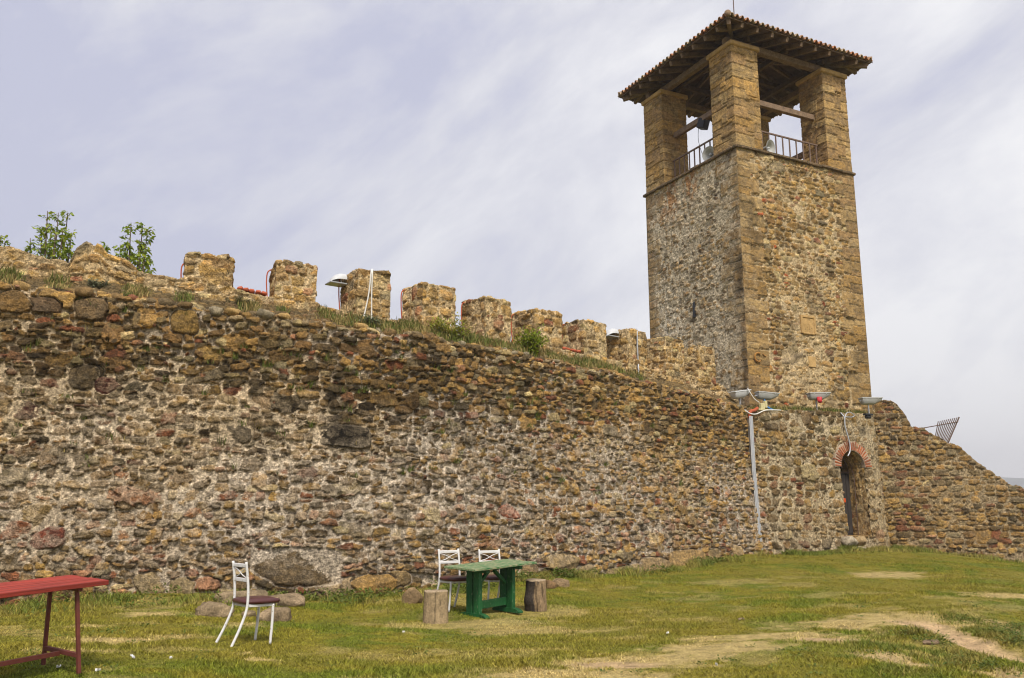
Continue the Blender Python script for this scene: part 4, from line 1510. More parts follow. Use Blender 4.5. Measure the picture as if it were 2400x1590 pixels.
# ------------------------------------------------------------------ furniture
def chair(loc, yaw, label, roll=(0, 0), first=[None]):
    grp = 'white metal dining chairs'
    if first[0] is not None:
        r = first[0].copy()
        COL.objects.link(r)
        for ch in first[0].children:
            c = ch.copy()
            COL.objects.link(c)
            c.parent = r
    else:
        r = empty('dining_chair')
        b = MB()
        n = 9
        P = []
        for i in range(n):
            for j in range(n):
                u, v = -1 + 2 * i / (n - 1), -1 + 2 * j / (n - 1)
                k = 1 - max(abs(u), abs(v)) ** 6
                q = (1 - .10 * (u * u * v * v)) if True else 1
                P.append((u * .205 * q * (1 - .08 * (v < 0) * -v), v * .205 * q, .478 + .022 * k * (1 - .25 * (u * u + v * v))))
        nt_ = n * n
        P += [(x * .97, y * .97, .435) for x, y, z in P]
        fs = [(i * n + j, (i + 1) * n + j, (i + 1) * n + j + 1, i * n + j + 1) for i in range(n - 1) for j in range(n - 1)]
        fs += [tuple(k + nt_ for k in reversed(f)) for f in fs]
        rim = [i * n for i in range(n)] + [(n - 1) * n + j for j in range(1, n)] + [i * n + n - 1 for i in range(n - 2, -1, -1)] + [j for j in range(n - 2, 0, -1)]
        mid = len(P)
        P += [(P[k][0] * 1.03, P[k][1] * 1.03, .458) for k in rim]
        m_ = len(rim)
        for a in range(m_):
            a2 = (a + 1) % m_
            fs.append((rim[a2], rim[a], mid + a, mid + a2))
            fs.append((mid + a2, mid + a, rim[a] + nt_, rim[a2] + nt_))
        b.add(P, fs)
        b.build('seat_cushion', M_VINYL, r, smooth=True)
        b = MB()
        for s in (-1, 1):
            b.beam((s * .17, -.15, .42), (s * .17, .12, .42), .016, .035)
        b.beam((-.17, .125, .42), (.17, .125, .42), .016, .035)
        b.beam((-.17, -.155, .42), (.17, -.155, .42), .016, .035)
        b.build('seat_frame', M_WHITEP, r)
        for s in (-1, 1):
            MB().tube(spline([(s * .172, .12, .43), (s * .18, .115, .22), (s * .188, .10, 0)], 5), [.0145] * 11, 8).build('front_leg', M_WHITEP, r, smooth=True)
            MB().tube(spline([(s * .20, -.33, 0), (s * .19, -.25, .17), (s * .18, -.18, .36), (s * .176, -.165, .5), (s * .174, -.175, .68), (s * .172, -.205, .885)], 5), .0145, 8).build('rear_leg', M_WHITEP, r, smooth=True)
        b = MB()
        b.beam((-.168, -.198, .845), (.168, -.198, .845), .014, .042)
        b.build('top_rail', M_WHITEP, r)
        MB().beam((-.17, -.176, .69), (.17, -.176, .69), .014, .042).build('lower_rail', M_WHITEP, r)
        b = MB()
        b.tube(spline([(-.165, -.195, .825), (-.05, -.189, .79), (.05, -.183, .74), (.165, -.178, .71)], 5), .0055, 6)
        b.tube(spline([(.165, -.193, .825), (.05, -.185, .79), (-.05, -.181, .74), (-.165, -.176, .71)], 5), .0055, 6)
        b.build('cross_brace', M_WHITEP, r, smooth=True)
        first[0] = r
    r.location = loc
    r.scale = (1, 1, .955)
    r.rotation_euler = (roll[0], roll[1], yaw)
    tag(r, label, 'chair', grp)
    return r


def gpos(x, y):
    return (x, y, float(gz(x, y)) - .008)


def yaw_of(dx, dy):
    """turns the local +y front towards (dx, dy)"""
    return math.atan2(-dx, dy)


q = at(594, 1504, 9.72)
chair(gpos(q[0], q[1]), yaw_of(.77, .64), 'white metal chair standing alone on the lawn, seen from behind its curved rear legs')
chair(gpos(-.80, 12.98), yaw_of(.62, -.78), 'white chair with maroon seat behind the left end of the green table')
chair(gpos(-.25, 13.62), yaw_of(.5, -.86), 'white chair half hidden behind the middle of the green table')

# green trestle table
if DEBUG:
    for q_ in GPTS:
        p_ = at(*q_)
        print(q_, round(float(p_[2]), 3), round(float(gz(p_[0], p_[1])), 3))
q = at(1126, 1450, 12.55)
ga = math.radians(48)
gt = empty('trestle_table', (0, 0, 0))
L_, W_, H_ = 1.27, .62, .69
# near corner of the top is at local (-L/2, -W/2)
c0 = np.array([-.49, 12.2])
dl, dw = np.array([math.cos(ga), math.sin(ga)]), np.array([-math.sin(ga), math.cos(ga)])
cen = c0 + dl * L_ / 2 + dw * W_ / 2
zg = np.mean([float(gz(*(c0 + dl * L_ * i + dw * W_ * j))) for i in (.2, .8) for j in (.2, .8)])
gt.location = (cen[0], cen[1], zg)
gt.rotation_euler = (Matrix.Rotation(math.radians(3.2), 3, 'X') @ Matrix.Rotation(ga, 3, 'Z')).to_euler()
tag(gt, 'small worn green wooden table on trestle legs in front of the wall', 'table')
b = MB()
for k in range(4):
    y = -W_ / 2 + (k + .5) * W_ / 4
    b.box((rnd.uniform(-.012, .012), y, H_ - .014), (L_ + rnd.uniform(-.03, .03), W_ / 4 - .009, .03), None, .004)
b.build('tabletop', M_GREENTOP, gt)
b = MB()
for s in (-1, 1):
    x = s * L_ * .27
    b.box((x, 0, H_ - .055), (.07, W_ * .86, .05), None, .006)
b.box((0, 0, H_ - .06), (L_ * .54 - .08, .06, .05), None, .006)
b.build('top_bearer', M_GREEN, gt)
for s in (-1, 1):
    x = s * L_ * .27
    for y in (-.068, .068):
        MB().box((x, y, .335), (.07, .115, .62), None, .006).build('leg', M_GREEN, gt)
    b = MB()
    P = []
    pr = [(-.26, 0), (-.26, .02), (-.22, .045), (-.16, .06), (.16, .06), (.22, .045), (.26, .02), (.26, 0)]
    b.add([(x - .045, y, z) for y, z in pr] + [(x + .045, y, z) for y, z in pr], [tuple(range(7, -1, -1)), tuple(range(8, 16))] + [(i, (i + 1) % 8, 8 + (i + 1) % 8, 8 + i) for i in range(8)])
    b.build('foot', M_GREEN, gt)
    MB().beam((x - s * .045, 0, .40), (s * .055, 0, H_ - .09), .05, .045).build('brace', M_GREEN, gt)
MB().box((0, 0, .15), (L_ * .54 - .075, .045, .11), None, .006).build('stretcher', M_GREEN, gt)

# red table
zt = -.60
ctr = [at(*p) for p in ((261.7, 1370.4, 7.6), (189.3, 1355.6, 8.25))]
rt = empty('long_table', (0, 0, 0))
ang = math.radians(180 + 56)
dl = np.array([math.cos(ang), math.sin(ang)])
dw = np.array([math.sin(ang), -math.cos(ang)])      # towards the back
L_, W_ = 1.9, .60
r0 = at(261.7, 1372, 7.62)[:2]
cen = r0 + dl * L_ / 2 + dw * W_ / 2
zg = float(gz(*(r0 + dl * .3 + dw * W_ / 2)))
ztop = at(261.7, 1370.4, 7.62)[2]
H_ = ztop - zg
print('red table h', H_)
rt.location = (cen[0], cen[1], zg)
rt.rotation_euler = (Matrix.Rotation(math.radians(3.8), 3, 'X') @ Matrix.Rotation(ang + PI, 3, 'Z')).to_euler()
# local frame: +x towards the right end, +y to the back
tag(rt, 'long red painted plank table on thin steel legs at the left edge', 'table')
b = MB()
for k in range(4):
    y = -W_ / 2 + (k + .5) * W_ / 4
    b.box((rnd.uniform(-.008, .008), y, H_ - .019), (L_, W_ / 4 - .013, .038), None, .004)
b.build('tabletop', M_RED, rt)
for sx in (-1, 1):
    MB().box((sx * (L_ / 2 - .22), 0, H_ - .055), (.04, W_ * .84, .03), None, .003).build('top_bearer', M_REDFR, rt)
for sx in (-1, 1):
    for sy in (-1, 1):
        MB().beam((sx * (L_ / 2 - .22), sy * .20, H_ - .06), (sx * (L_ / 2 - .20), sy * .27, 0), .028, .028, up=(0, 1, 0), bev=.002).build('leg', M_REDFR, rt)
    MB().beam((sx * (L_ / 2 - .205), -.245, .14), (sx * (L_ / 2 - .205), .245, .14), .03, .035, bev=.002).build('crossbar', M_REDFR, rt)
MB().beam((-L_ / 2 + .22, 0, .13), (L_ / 2 - .22, 0, .13), .03, .035, bev=.002).build('stretcher', M_REDFR, rt)


# log stools
def log_stool(px, py, dep, r, h, m, label, seed, bulge=0.0, twist=0.0):
    p = at(px, py, dep)
    R = np.random.RandomState(seed)
    char = m is M_LOGD
    nu, nv = 90, 40
    a = np.linspace(0, 2 * PI, nu, endpoint=False)
    t = np.linspace(0, 1, nv)
    A, T_ = np.meshgrid(a, t, indexing='ij')
    rr_ = r * (1 + .06 * (1 - T_) ** 2 + bulge * np.exp(-((T_ - .35) / .22) ** 2) * np.clip(np.cos(A - 3.6), 0, 1) + .07 * (fbm(np.cos(A) * 2 + seed, np.sin(A) * 2, seed, 3) - .5) + .035 * (fbm(A * 6, T_ * 1.2, seed + 3, 2) - .5))
    V = np.stack([rr_ * np.cos(A), rr_ * np.sin(A), T_ * h + (T_ > .9) * .03 * (fbm(np.cos(A) * 1.5, np.sin(A) * 1.5, seed + 7) - .5)], -1)
    cr_ = fbm(A * 7, T_ * 1.6 + seed, seed + 11, 3)
    cl = np.array((.33, .245, .14)) * (.75 + .5 * fbm(A * 14, T_ * 3, seed + 12, 2))[..., None]
    cl = cl * (1 - .6 * sstep(.60, .68, cr_))[..., None]
    if char:
        k_ = .93 * sstep(.45, .85, np.cos(A - 3.55 + .9 * (fbm(A * 1.5, T_ * 3, seed + 13, 3) - .5)) + .5 * (fbm(A * 8, T_ * 2, seed + 14, 3) - .5))[..., None]
        cl = cl * (1 - k_) * np.array((.85, .8, .8)) + np.array((.035, .03, .028)) * k_
    o = mesh_np('log_stool', V.reshape(-1, 3), grid_quads(nu, nv, closed=True), M_LOGA, cl.reshape(-1, 3))
    me = o.data
    o.location = gpos(p[0], p[1])
    o.rotation_euler = (0, 0, twist)
    tag(o, label, 'log stool', 'log stools beside the green table')
    ring = V[:, -1, :] * np.array([1.0, 1.0, 1])
    inner = ring * np.array([.93, .93, 1]) + np.array([0, 0, .012])
    cen_ = np.array([[0, 0, h + .012]])
    VV_ = np.concatenate([ring, inner, cen_])
    i = np.arange(nu)
    q_ = np.stack([i, (i + 1) % nu, nu + (i + 1) % nu, nu + i], -1)
    tr = np.stack([nu + i, nu + (i + 1) % nu, np.full(nu, 2 * nu)], -1)
    mesh_np('sawn_top', VV_, q_, M_LOGTOP, None, o, False, tris=tr)
    return o


log_stool(1021, 1452, 12.25, .165, .42, M_LOG, 'pale upright log stool with dry cracked grain, left of the green table', 21)
log_stool(1256, 1422, 13.35, .15, .43, M_LOGD, 'knotty log stool with a black charred side, right of the green table', 22, .22, .4)

# ------------------------------------------------------------------ boulders at the foot of the wall
R_ = np.random.RandomState(31)
for px, py, dep, sx, sy, sz, rz, cc, lab in [(505, 1432, 11.9, .34, .17, .15, -.3, (.30, .24, .16), 'long tan boulder lying in the grass behind the lone chair, left of its seat'),
                                            (640, 1450, 11.6, .28, .18, .14, .05, (.28, .22, .15), 'squarish boulder lying behind the front legs of the lone chair'),
                                            (570, 1402, 13.2, .52, .25, .16, -.1, (.31, .25, .17), 'broad flat rock bedded at the wall foot behind the lone chair'),
                                            (660, 1408, 13.2, .45, .22, .15, -.2, (.33, .26, .18), 'sloping rock right of the lone chair under the large dark wall block'),
                                            (968, 1386, 13.9, .2, .16, .2, 0, (.30, .22, .13), 'upright ochre rock against the wall, left of the green table'),
                                            (1315, 1350, 16.2, .2, .15, .12, .2, (.32, .24, .15), 'small tan rock at the wall foot right of the charred log'),
                                            (1290, 1355, 16.0, .13, .12, .12, .2, (.30, .2, .11), 'small round ochre rock beside the charred log'),
                                            (2183, 1517, 9.4, .10, .06, .035, -.2, (.33, .25, .18), 'small flat stone on the grassy bank beside the earth path'),
                                            (585, 1440, 11.9, .12, .1, .07, .4, (.27, .22, .14), 'small grey stone between the two boulders near the lone chair')]:
    p = at(px, py, dep)
    v_, q_ = rock_np(R_, (p[0], p[1], float(gz(p[0], p[1])) + sz * .3), sx * .85, sy * .85, sz * .9, rz, R_.normal(0, .08), 26, 15, R_.randint(90))
    c_ = np.array(cc) * np.array((.95, .88, .78)) * (.5 + .8 * fbm(v_[:, 0] * 6, v_[:, 2] * 6 + v_[:, 1] * 3, 33, 3))[:, None]
    tag(mesh_np('boulder', v_, q_, M_ROCK, c_), lab, 'rock')

# bits of litter
for px, py, lab in [(137, 1573, 'white paper scrap beside the foot of the red table leg'), (310, 1545, 'crumpled white paper strip on the lawn right of the red table'), (400, 1551, 'small round white scrap on the lawn, left of the lone chair'),
                    (228, 1582, 'torn white scrap at the bottom edge right of the red table'), (946, 1490, 'white scrap on the lawn in front of the pale log stool'), (1565, 1491, 'white scrap on the lawn left of the dry path'),
                    (1680, 1575, 'white pebble at the bottom edge among dry straw'), (1738, 1457, 'pale twig lying on the lawn below the drainpipe'), (1907, 1300, 'bright white scrap at the foot of the bastion')]:
    p = ground_at(px, py) if py > 1310 else at(px, py, BAST.hit(px, py)[2] - .3)
    b = MB()
    n = 5
    w = rnd.uniform(.013, .02)
    ln = .07 if 'strip' in lab or 'twig' in lab else w
    a = rnd.uniform(0, 3)
    vs_ = [((i / (n - 1) - .5) * 2 * ln * math.cos(a) - (j / (n - 1) - .5) * 2 * w * .5 * math.sin(a), (i / (n - 1) - .5) * 2 * ln * math.sin(a) + (j / (n - 1) - .5) * 2 * w * .5 * math.cos(a), .03 + rnd.uniform(0, .022)) for i in range(n) for j in range(n)]
    vs_ += [(x, y, z - .006) for x, y, z in vs_]
    fs_ = [(i * n + j, (i + 1) * n + j, (i + 1) * n + j + 1, i * n + j + 1) for i in range(n - 1) for j in range(n - 1)]
    fs_ += [tuple(25 + k for k in reversed(f)) for f in fs_]
    b.add(vs_, fs_)
    o = b.build('paper_scrap' if 'peb' not in lab and 'twig' not in lab else ('pebble' if 'peb' in lab else 'twig'), M_PAPER if 'twig' not in lab else M_LOGTOP)
    o.location = (p[0], p[1], p[2] if py < 1310 else float(gz(p[0], p[1])))
    tag(o, lab, 'litter')


# ------------------------------------------------------------------ lamps, cables, pipe
def floodlight(p, yaw, m, label, tiltr=0.0, post=.45, name='floodlight'):
    """street-lamp-like trough, glass side up, on a short post"""
    r = empty(name, tuple(p), yaw)
    prof = [(-.31, 0, .12), (-.31, -.07, .125), (-.295, -.16, .125), (-.25, -.19, .125), (.08, -.19, .125), (.2, -.13, .12), (.30, -.08, .12), (.31, 0, .115)]
    b = MB()
    V = []
    for x, z, w in prof:
        for k in range(7):
            a = PI * k / 6
            V.append((x, -math.cos(a) * w, z * (math.sin(a) ** .5 if k not in (0, 6) else 0) + post + .03))
    n = 7
    fs = [(i * n + k, i * n + k + 1, (i + 1) * n + k + 1, (i + 1) * n + k) for i in range(len(prof) - 1) for k in range(n - 1)]
    b.add(V, fs)
    b.build('housing', m, r, smooth=True).rotation_euler = (0, tiltr, 0)
    b = MB()
    b.box((0, 0, post + .04), (.66, .27, .034), None, .008)
    for x in (-.2, .18):
        b.box((x, -.127, post + .03), (.025, .012, .05), None, .003)
    o = b.build('rim', m, r)
    o.rotation_euler = (0, tiltr, 0)
    o = MB().box((0, 0, post + .055), (.56, .2, .016), None, .006).build('glass', M_GLASS, r)
    o.rotation_euler = (0, tiltr, 0)
    b = MB()
    for y in (-.02, .02):
        b.tube([(-.1, y, 0), (-.1, y, post - .08)], .014, 6)
    b.beam((-.36, 0, post - .05), (-.05, 0, post - .05), .05, .03)
    b.build('post', M_GREYM, r)
    tag(r, label, 'floodlight', 'floodlights on the bastion')
    return r


for px, py, dep, yw, m, tr, lab in [(1741, 958, 24.55, TH + .1, M_LAMPW, -.16, 'leftmost pale floodlight on the bastion, tilted and turned towards the wall'),
                                   (1798, 962, 24.65, TH - .25, M_LAMP, .06, 'grey floodlight with a blue cable and junction box under it'),
                                   (1922, 962, 25.3, TH - .3, M_LAMP, -.03, 'grey floodlight with a red bag tied below it'),
                                   (2044, 972, 26.1, TH - .35, M_LAMP, -.02, 'grey floodlight over a black bracket at the right bastion edge')]:
    p = at(px, py, dep)
    floodlight(p, yw, m, lab, tr)
p = at(1921, 938, 25.15)
R_ = np.random.RandomState(8)
v_, q_ = rock_np(R_, p, .085, .07, .1, 0, 0, 14, 9, 4)
tag(mesh_np('plastic_bag', v_, q_, M_REDP), 'crumpled red plastic bag tied under a floodlight', 'bag')
b = MB()
p = at(2034, 972, 25.6)
b.box(p, (.3, .14, .05), TM, .01)
b.box(p + np.array((0, 0, -.07)), (.2, .12, .1), TM, .03)
tag(b.build('lamp_bracket', M_BLACK), 'small black lamp bracket hanging on the right bastion edge', 'bracket')
p = at(1786, 953, 24.3)
b = MB().box(p, (.15, .1, .17), TM, .012).box(p + Uv * .12 + np.array((0, 0, .06)), (.09, .1, .2), TM, .012).box(p + np.array((0, 0, -.1)), (.36, .14, .05), TM, .01)
tag(b.build('junction_box', M_YEL), 'cream electrical junction boxes on the bastion corner', 'junction box')


def cable(name, pts, r, m, label, cat='cable', group=None, n=8):
    return tag(MB().tube(spline(pts, n), r, 6).build(name, m, None, smooth=True), label, cat, group)


D0 = BAST.hit(1800, 970)[2]
cable('drooping_cable', [at(1744, 960, 24.0), at(1757, 969, 23.75), at(1772, 971, 23.8), at(1795, 962, 24.05), at(1830, 962, 24.35)], .016, M_CABLEW, 'white cable drooping over the top of the drainpipe')
cable('lamp_cable', [at(1752, 910, 24.5), at(1758, 920, 24.4), at(1768, 935, 24.4), at(1780, 944, 24.4)], .012, M_CABLEW, 'pale cable from the leftmost floodlight to the junction box')
cable('blue_cable', [at(1791, 935, 24.6), at(1795, 947, 24.5), at(1800, 955, 24.35), at(1812, 961, 24.3)], .02, M_BLUEP, 'short blue cable below the second floodlight')
sD = BAST.hit(1974, 1000)
cable('arch_cable', [bpt(BAST.hit(1968, 968)[0], BAST.hit(1968, 968)[1], .03), *(bpt(BAST.hit(x, y)[0], BAST.hit(x, y)[1], .10) for x, y in ((1972, 980), (1973, 1000), (1979, 1025), (1983, 1045), (1982, 1060), (1977, 1070)))], .02, M_GREYM, 'grey cable running down the bastion to the brick arch')
cable('loop_cable', [bpt(BAST.hit(x, y)[0], BAST.hit(x, y)[1], .09) for x, y in ((1973, 985), (1978, 970), (1988, 968), (1996, 975), (1990, 979), (1976, 978))], .014, M_GREYM, 'thin looped cable end at the top edge of the bastion')

# drainpipe-like cable duct in the corner
b = MB()
dd = [(1757, 976, .18), (1764, 1100, .22), (1781, 1290, .26)]
pts = []
for x, y, o_ in dd:
    pts.append(at(x, y, BAST.hit(1762, 1130)[2] - .22))
r = empty('metal_duct', tuple(pts[-1]))
tag(r, 'tall grey metal cable duct in the corner between wall and bastion', 'duct')
PX(MB().beam(pts[0], pts[1], .075, .13, up=(.4, -1, 0), bev=.01).beam(pts[1] + np.array((0, 0, .05)), pts[2], .07, .125, up=(.4, -1, 0), bev=.01).build('channel', M_GREYM, r))
b = MB()
for q0, q1 in ((pts[0], pts[1]), (pts[1], pts[2])):
    for o_ in (-.045, .045):
        sh = np.array((o_, .3 * o_, 0))
        f = np.array((.02, -.045, 0))
        b.beam(q0 + sh + f, q1 + sh + f, .014, .012, up=(.4, -1, 0), bev=0)
PX(b.build('rib', M_LAMPW, r))
e0 = pts[0]
PX(MB().tube(spline([e0 + np.array((.0, 0, -.05)), e0 + np.array((.02, 0, .12)), at(1768, 962, e0[1] + .1), at(1775, 957, e0[1] + .3)], 5), .045, 8).tube(spline([pts[2] + np.array((0, 0, .05)), pts[2] + np.array((.03, -.02, -.12)), pts[2] + np.array((.05, -.05, -.3))], 4), .03, 8).build('red_hose', M_ORANGE, r, smooth=True))

# cables climbing the merlons
mer_desc = ['broad broken block at the left end', 'low block right of the broken one', 'block left of the white lamp', 'block with the white lamp', 'block just left of the flowering bush', 'block above the flowering bush',
            'block behind the round green bush', 'block right of the round green bush', 'block with the grey conduit', 'second block from the tower', 'block nearest the tower']
for i in range(9 + 1):
    p, t, n, zb_, zt_ = MBACK[i]
    s0, s1, z0, z1, c, t, n, hx, hy = MER[i]
    # front-left edge seen as the left outline is the back edge of the left face
    q = c[:2] - t * (hx + .03) - n * (hy * .82)
    top = z0 - (.34 if i == 0 else .05)
    out = q - t * .035
    pts = [(q[0], q[1], zb_), (q[0], q[1], zb_ + .35 * (top - zb_)), (out[0], out[1], zb_ + .7 * (top - zb_)), (out[0], out[1], top - .06), (q[0] + t[0] * .02, q[1] + t[1] * .02, top + .02), (q[0] + t[0] * .12, q[1] + t[1] * .12, top + (.05 if i else .1))]
    cable('orange_conduit', pts, .013, M_ORANGE, 'orange conduit up the side of the ' + mer_desc[i], 'conduit', 'orange conduits on the battlements', 5)
s0, s1, z0, z1, c, t, n, hx, hy = MER[3]
f = lambda x, y, o_=.05: at(x, y, float(PARA.hit(x, y)[2]) - o_)
cable('white_rope', [f(871, 634, -.15), f(870, 637), f(864, 690), f(853, 742), f(851, 752, .2)], .014, M_CABLEW, 'white cable hanging slanted down the block with the white lamp')
cable('white_rope', [f(874, 634, -.15), f(873, 637), f(871, 690), f(871, 745), f(872, 752, .2)], .014, M_CABLEW, 'white cable hanging straight down the block with the white lamp')
cable('grey_conduit', [f(1489, 774, -.2), f(1493, 776), f(1494, 820), f(1496, 860), f(1498, 885, .5)], .022, M_GREYM, 'straight grey conduit down the block left of the last two', 'conduit')


def wall_lamp(q, yaw, label, s=1.0):
    r = empty('battlement_lamp', tuple(q), yaw)
    prof = [(0, .0), (.05, .11), (.13, .19), (.24, .235), (.36, .24)]
    V = []
    n = 8
    for x, z in prof:
        for k in range(n + 1):
            a = PI * k / n
            V.append((x * s, -math.cos(a) * .16 * s * (.5 + .5 * min(1, z * 6)), z * s * (.35 + .65 * math.sin(a))))
    fs = [(i * (n + 1) + k, i * (n + 1) + k + 1, (i + 1) * (n + 1) + k + 1, (i + 1) * (n + 1) + k) for i in range(len(prof) - 1) for k in range(n)]
    MB().add(V, fs).build('hood', M_LAMPW, r, smooth=True)
    MB().box((.17 * s, 0, -.015), (.4 * s, .32 * s, .03), None, .008).build('lens', M_GLASS, r)
    MB().beam((.3 * s, 0, .02), (.55 * s, .1, -.1), .03, .03).build('arm', M_IRON, r)
    tag(r, label, 'lamp')
    return r


q = at(771, 662, PARA.hit(771, 662)[2] + .55)
wall_lamp(q, math.radians(35), 'rounded white lamp sticking out left of a battlement block', .88)
q = at(1420, 787, PARA.hit(1420, 787)[2] + .6)
wall_lamp(q, math.radians(40), 'small white lamp in the gap left of the block with grey conduit', .9)

# fan of rusty rods behind the flank wall
r = empty('rod_fan', tuple(at(2215, 1040, FLANK.hit(2215, 1000)[2] + .9)))
tag(r, 'fan of rusty iron rods behind the sloping wall', 'iron grille')
dF = FLANK.hit(2215, 1000)[2] + .9
for k in range(11):
    f_ = k / 10
    a_ = at(2199 + (2248 - 2199) * f_, 988 + (978 - 988) * f_, dF)
    b_ = at(2191 + (2221 - 2191) * f_, 1030 + (1041 - 1030) * f_, dF)
    e_ = b_ + (b_ - a_) * .5
    PX(MB().tube([a_, e_], .014 if k < 10 else .022, 6).build('rod', M_IRON, r))
PX(MB().beam(at(2150, 1006, dF - .03), at(2246, 989, dF - .03), .03, .03).beam(at(2150, 1006, dF - .03), at(2120, 1014, dF - .03), .03, .03).build('crossbar', M_IRON, r))

# loudspeakers in the belfry
def horn(p, d, label):
    d = Vector(d).normalized()
    M = d.to_track_quat('Z', 'Y').to_matrix()
    r = empty('loudspeaker_horn', tuple(p))
    prof = [(.04, -.3), (.055, -.2), (.09, -.08), (.15, 0), (.21, .04), (.255, .05), (.26, .06), (.25, .055), (.2, .03), (.13, -.02), (.07, -.09), (.04, -.12), (.0, -.12)]
    MB().lathe(prof, 24, M).build('bell', mat_plain('grey_horn', (.42, .42, .40), .5, .15, 8, bd=0), r, smooth=True)
    MB().lathe([(.0, .0), (.035, .0), (.045, -.05), (.03, -.12), (0, -.12)], 12, M).build('driver', M_LAMPW, r, smooth=True)
    tag(r, label, 'loudspeaker', 'horn loudspeakers in the belfry')


pr_ = lambda px, py, off: (lambda d: d * (((TS + Vv * off) @ Vv) / (d @ Vv)))(ray(px, py))
pl_ = lambda px, py, off: (lambda d: d * (((TS + Uv * off) @ Uv) / (d @ Uv)))(ray(px, py))
horn(pr_(1803, 347, .28), (-Vv * .9 + Uv * .25 + np.array((0, 0, -.12))), 'grey horn loudspeaker facing out behind the right railing')
horn(pl_(1664, 362, .28), (-Uv * .8 - Vv * .25 + np.array((0, 0, -.1))), 'grey horn loudspeaker seen edge-on behind the left railing')
r = empty('speaker_box', tuple(pl_(1648, 291, .6)))
M_ = Matrix.Rotation(TH + .3, 3, 'Z') @ Matrix.Rotation(.35, 3, 'X')
PX(MB().box(pl_(1648, 291, .6), (.3, .3, .34), M_, .02).build('cabinet', M_BLACK, r))
PX(MB().tube([pl_(1662, 273, .6), pl_(1652, 284, .6)], .02, 6).build('bracket', M_BLACK, r))
tag(r, 'black box loudspeaker hanging under the left tie beam', 'loudspeaker')
cable('thin_wire', [pl_(1637, 300, .6), pl_(1637, 330, .6), pl_(1646, 362, .6), pl_(1652, 378, .55)], .008, M_BLACK, 'thin black wire hanging from the box loudspeaker')
cable('loose_wires', [tw(1.3, .5, 14.9), tw(1.32, .6, 14.3), tw(1.42, .7, 14.0), tw(1.5, .65, 14.35), tw(1.55, .6, 14.85)], .012, M_IRON, 'loose wires hanging under the belfry roof')


# ------------------------------------------------------------------ plants
def leaf_mesh(name, pts, dirs, size, cols, parent=None, R=None, m=None, fold=.25, asp=.5):
    """one small folded leaf at each point"""
    pts, dirs, size = np.asarray(pts), np.asarray(dirs), np.asarray(size)
    n = len(pts)
    d = dirs / np.linalg.norm(dirs, axis=1)[:, None]
    up = R.randn(n, 3) * .5 + np.array([0, 0, 1.0])
    s = np.cross(d, up)
    s /= np.linalg.norm(s, axis=1)[:, None] + 1e-9
    nn = np.cross(s, d)
    sz = size[:, None]
    V = np.stack([pts, pts + d * sz * .45 + s * sz * asp * .5 + nn * sz * fold * .4, pts + d * sz - nn * sz * .15, pts + d * sz * .45 - s * sz * asp * .5 + nn * sz * fold * .4, pts + d * sz * .5], 1)
    b = np.arange(n)[:, None] * 5
    tr = np.concatenate([b + np.array([[0, 1, 4]]), b + np.array([[1, 2, 4]]), b + np.array([[2, 3, 4]]), b + np.array([[3, 0, 4]])])
    return mesh_np(name, V.reshape(-1, 3), np.zeros((0, 4), int), m or M_LEAF, np.repeat(cols, 5, 0), parent, False, tris=tr)


def sapling(base, shoots, label, seed, leaf=.125, dens=9.5):
    R = np.random.RandomState(seed)
    r = empty('young_tree', tuple(base))
    tag(r, label, 'tree', 'young trees behind the wall')
    b = MB()
    P, Dv, S, Cc = [], [], [], []
    base = np.array(base)
    fork = None
    tips = [np.array(t) for t, _ in shoots]
    cx = np.mean(tips, axis=0)
    fork = np.array([base[0] * .5 + cx[0] * .5, base[1], base[2] + (cx[2] - base[2]) * .45])
    b.tube(spline([base, (base + fork) / 2 + np.array((.05, 0, 0)), fork], 5), [.09 - .04 * k / 10 for k in range(11)], 8)
    for tip, start in shoots:
        tip = np.array(tip)
        st = fork if start is None else np.array(start)
        mid = (st + tip) / 2 + np.array((tip[0] - st[0], tip[1] - st[1], 0)) * .2
        pts = np.array([tuple(v) for v in spline([st, mid, tip], 14)])
        b.tube(pts, [.035 * (1 - k / len(pts)) + .006 for k in range(len(pts))], 6)
        L = np.linalg.norm(tip - st)
        n = int(dens * L)
        for _ in range(n):
            f = R.uniform(.3, 1.0) ** .8
            q = pts[min(int(f * (len(pts) - 1)), len(pts) - 1)]
            a = R.uniform(0, 2 * PI)
            tw_len = R.uniform(.04, .20) * (1.25 - .7 * f)
            e = q + np.array([math.cos(a) * tw_len, math.sin(a) * tw_len, R.uniform(.0, .35) * tw_len + .03])
            if R.rand() < .5:
                b.tube([q, e], .006, 4, False)
            for _ in range(R.randint(4, 8)):
                k = R.uniform(.3, 1.05)
                P.append(q + (e - q) * k + R.randn(3) * .03)
                Dv.append((math.cos(a) * .8 + R.randn() * .6, math.sin(a) * .8 + R.randn() * .6, -.35 + R.randn() * .5))
                S.append(leaf * R.uniform(.55, 1.15))
                g = R.rand()
                base_c = np.array((.11, .19, .02)) * (1 - g) + np.array((.36, .40, .04)) * g
                Cc.append(base_c * (.75 + .5 * f))
    b.build('trunk', M_BARK, r, smooth=True).matrix_parent_inverse = Matrix.Translation(-Vector(base))
    o = leaf_mesh('crown', P, Dv, S, np.array(Cc), r, R)
    o.matrix_parent_inverse = Matrix.Translation(-Vector(base))


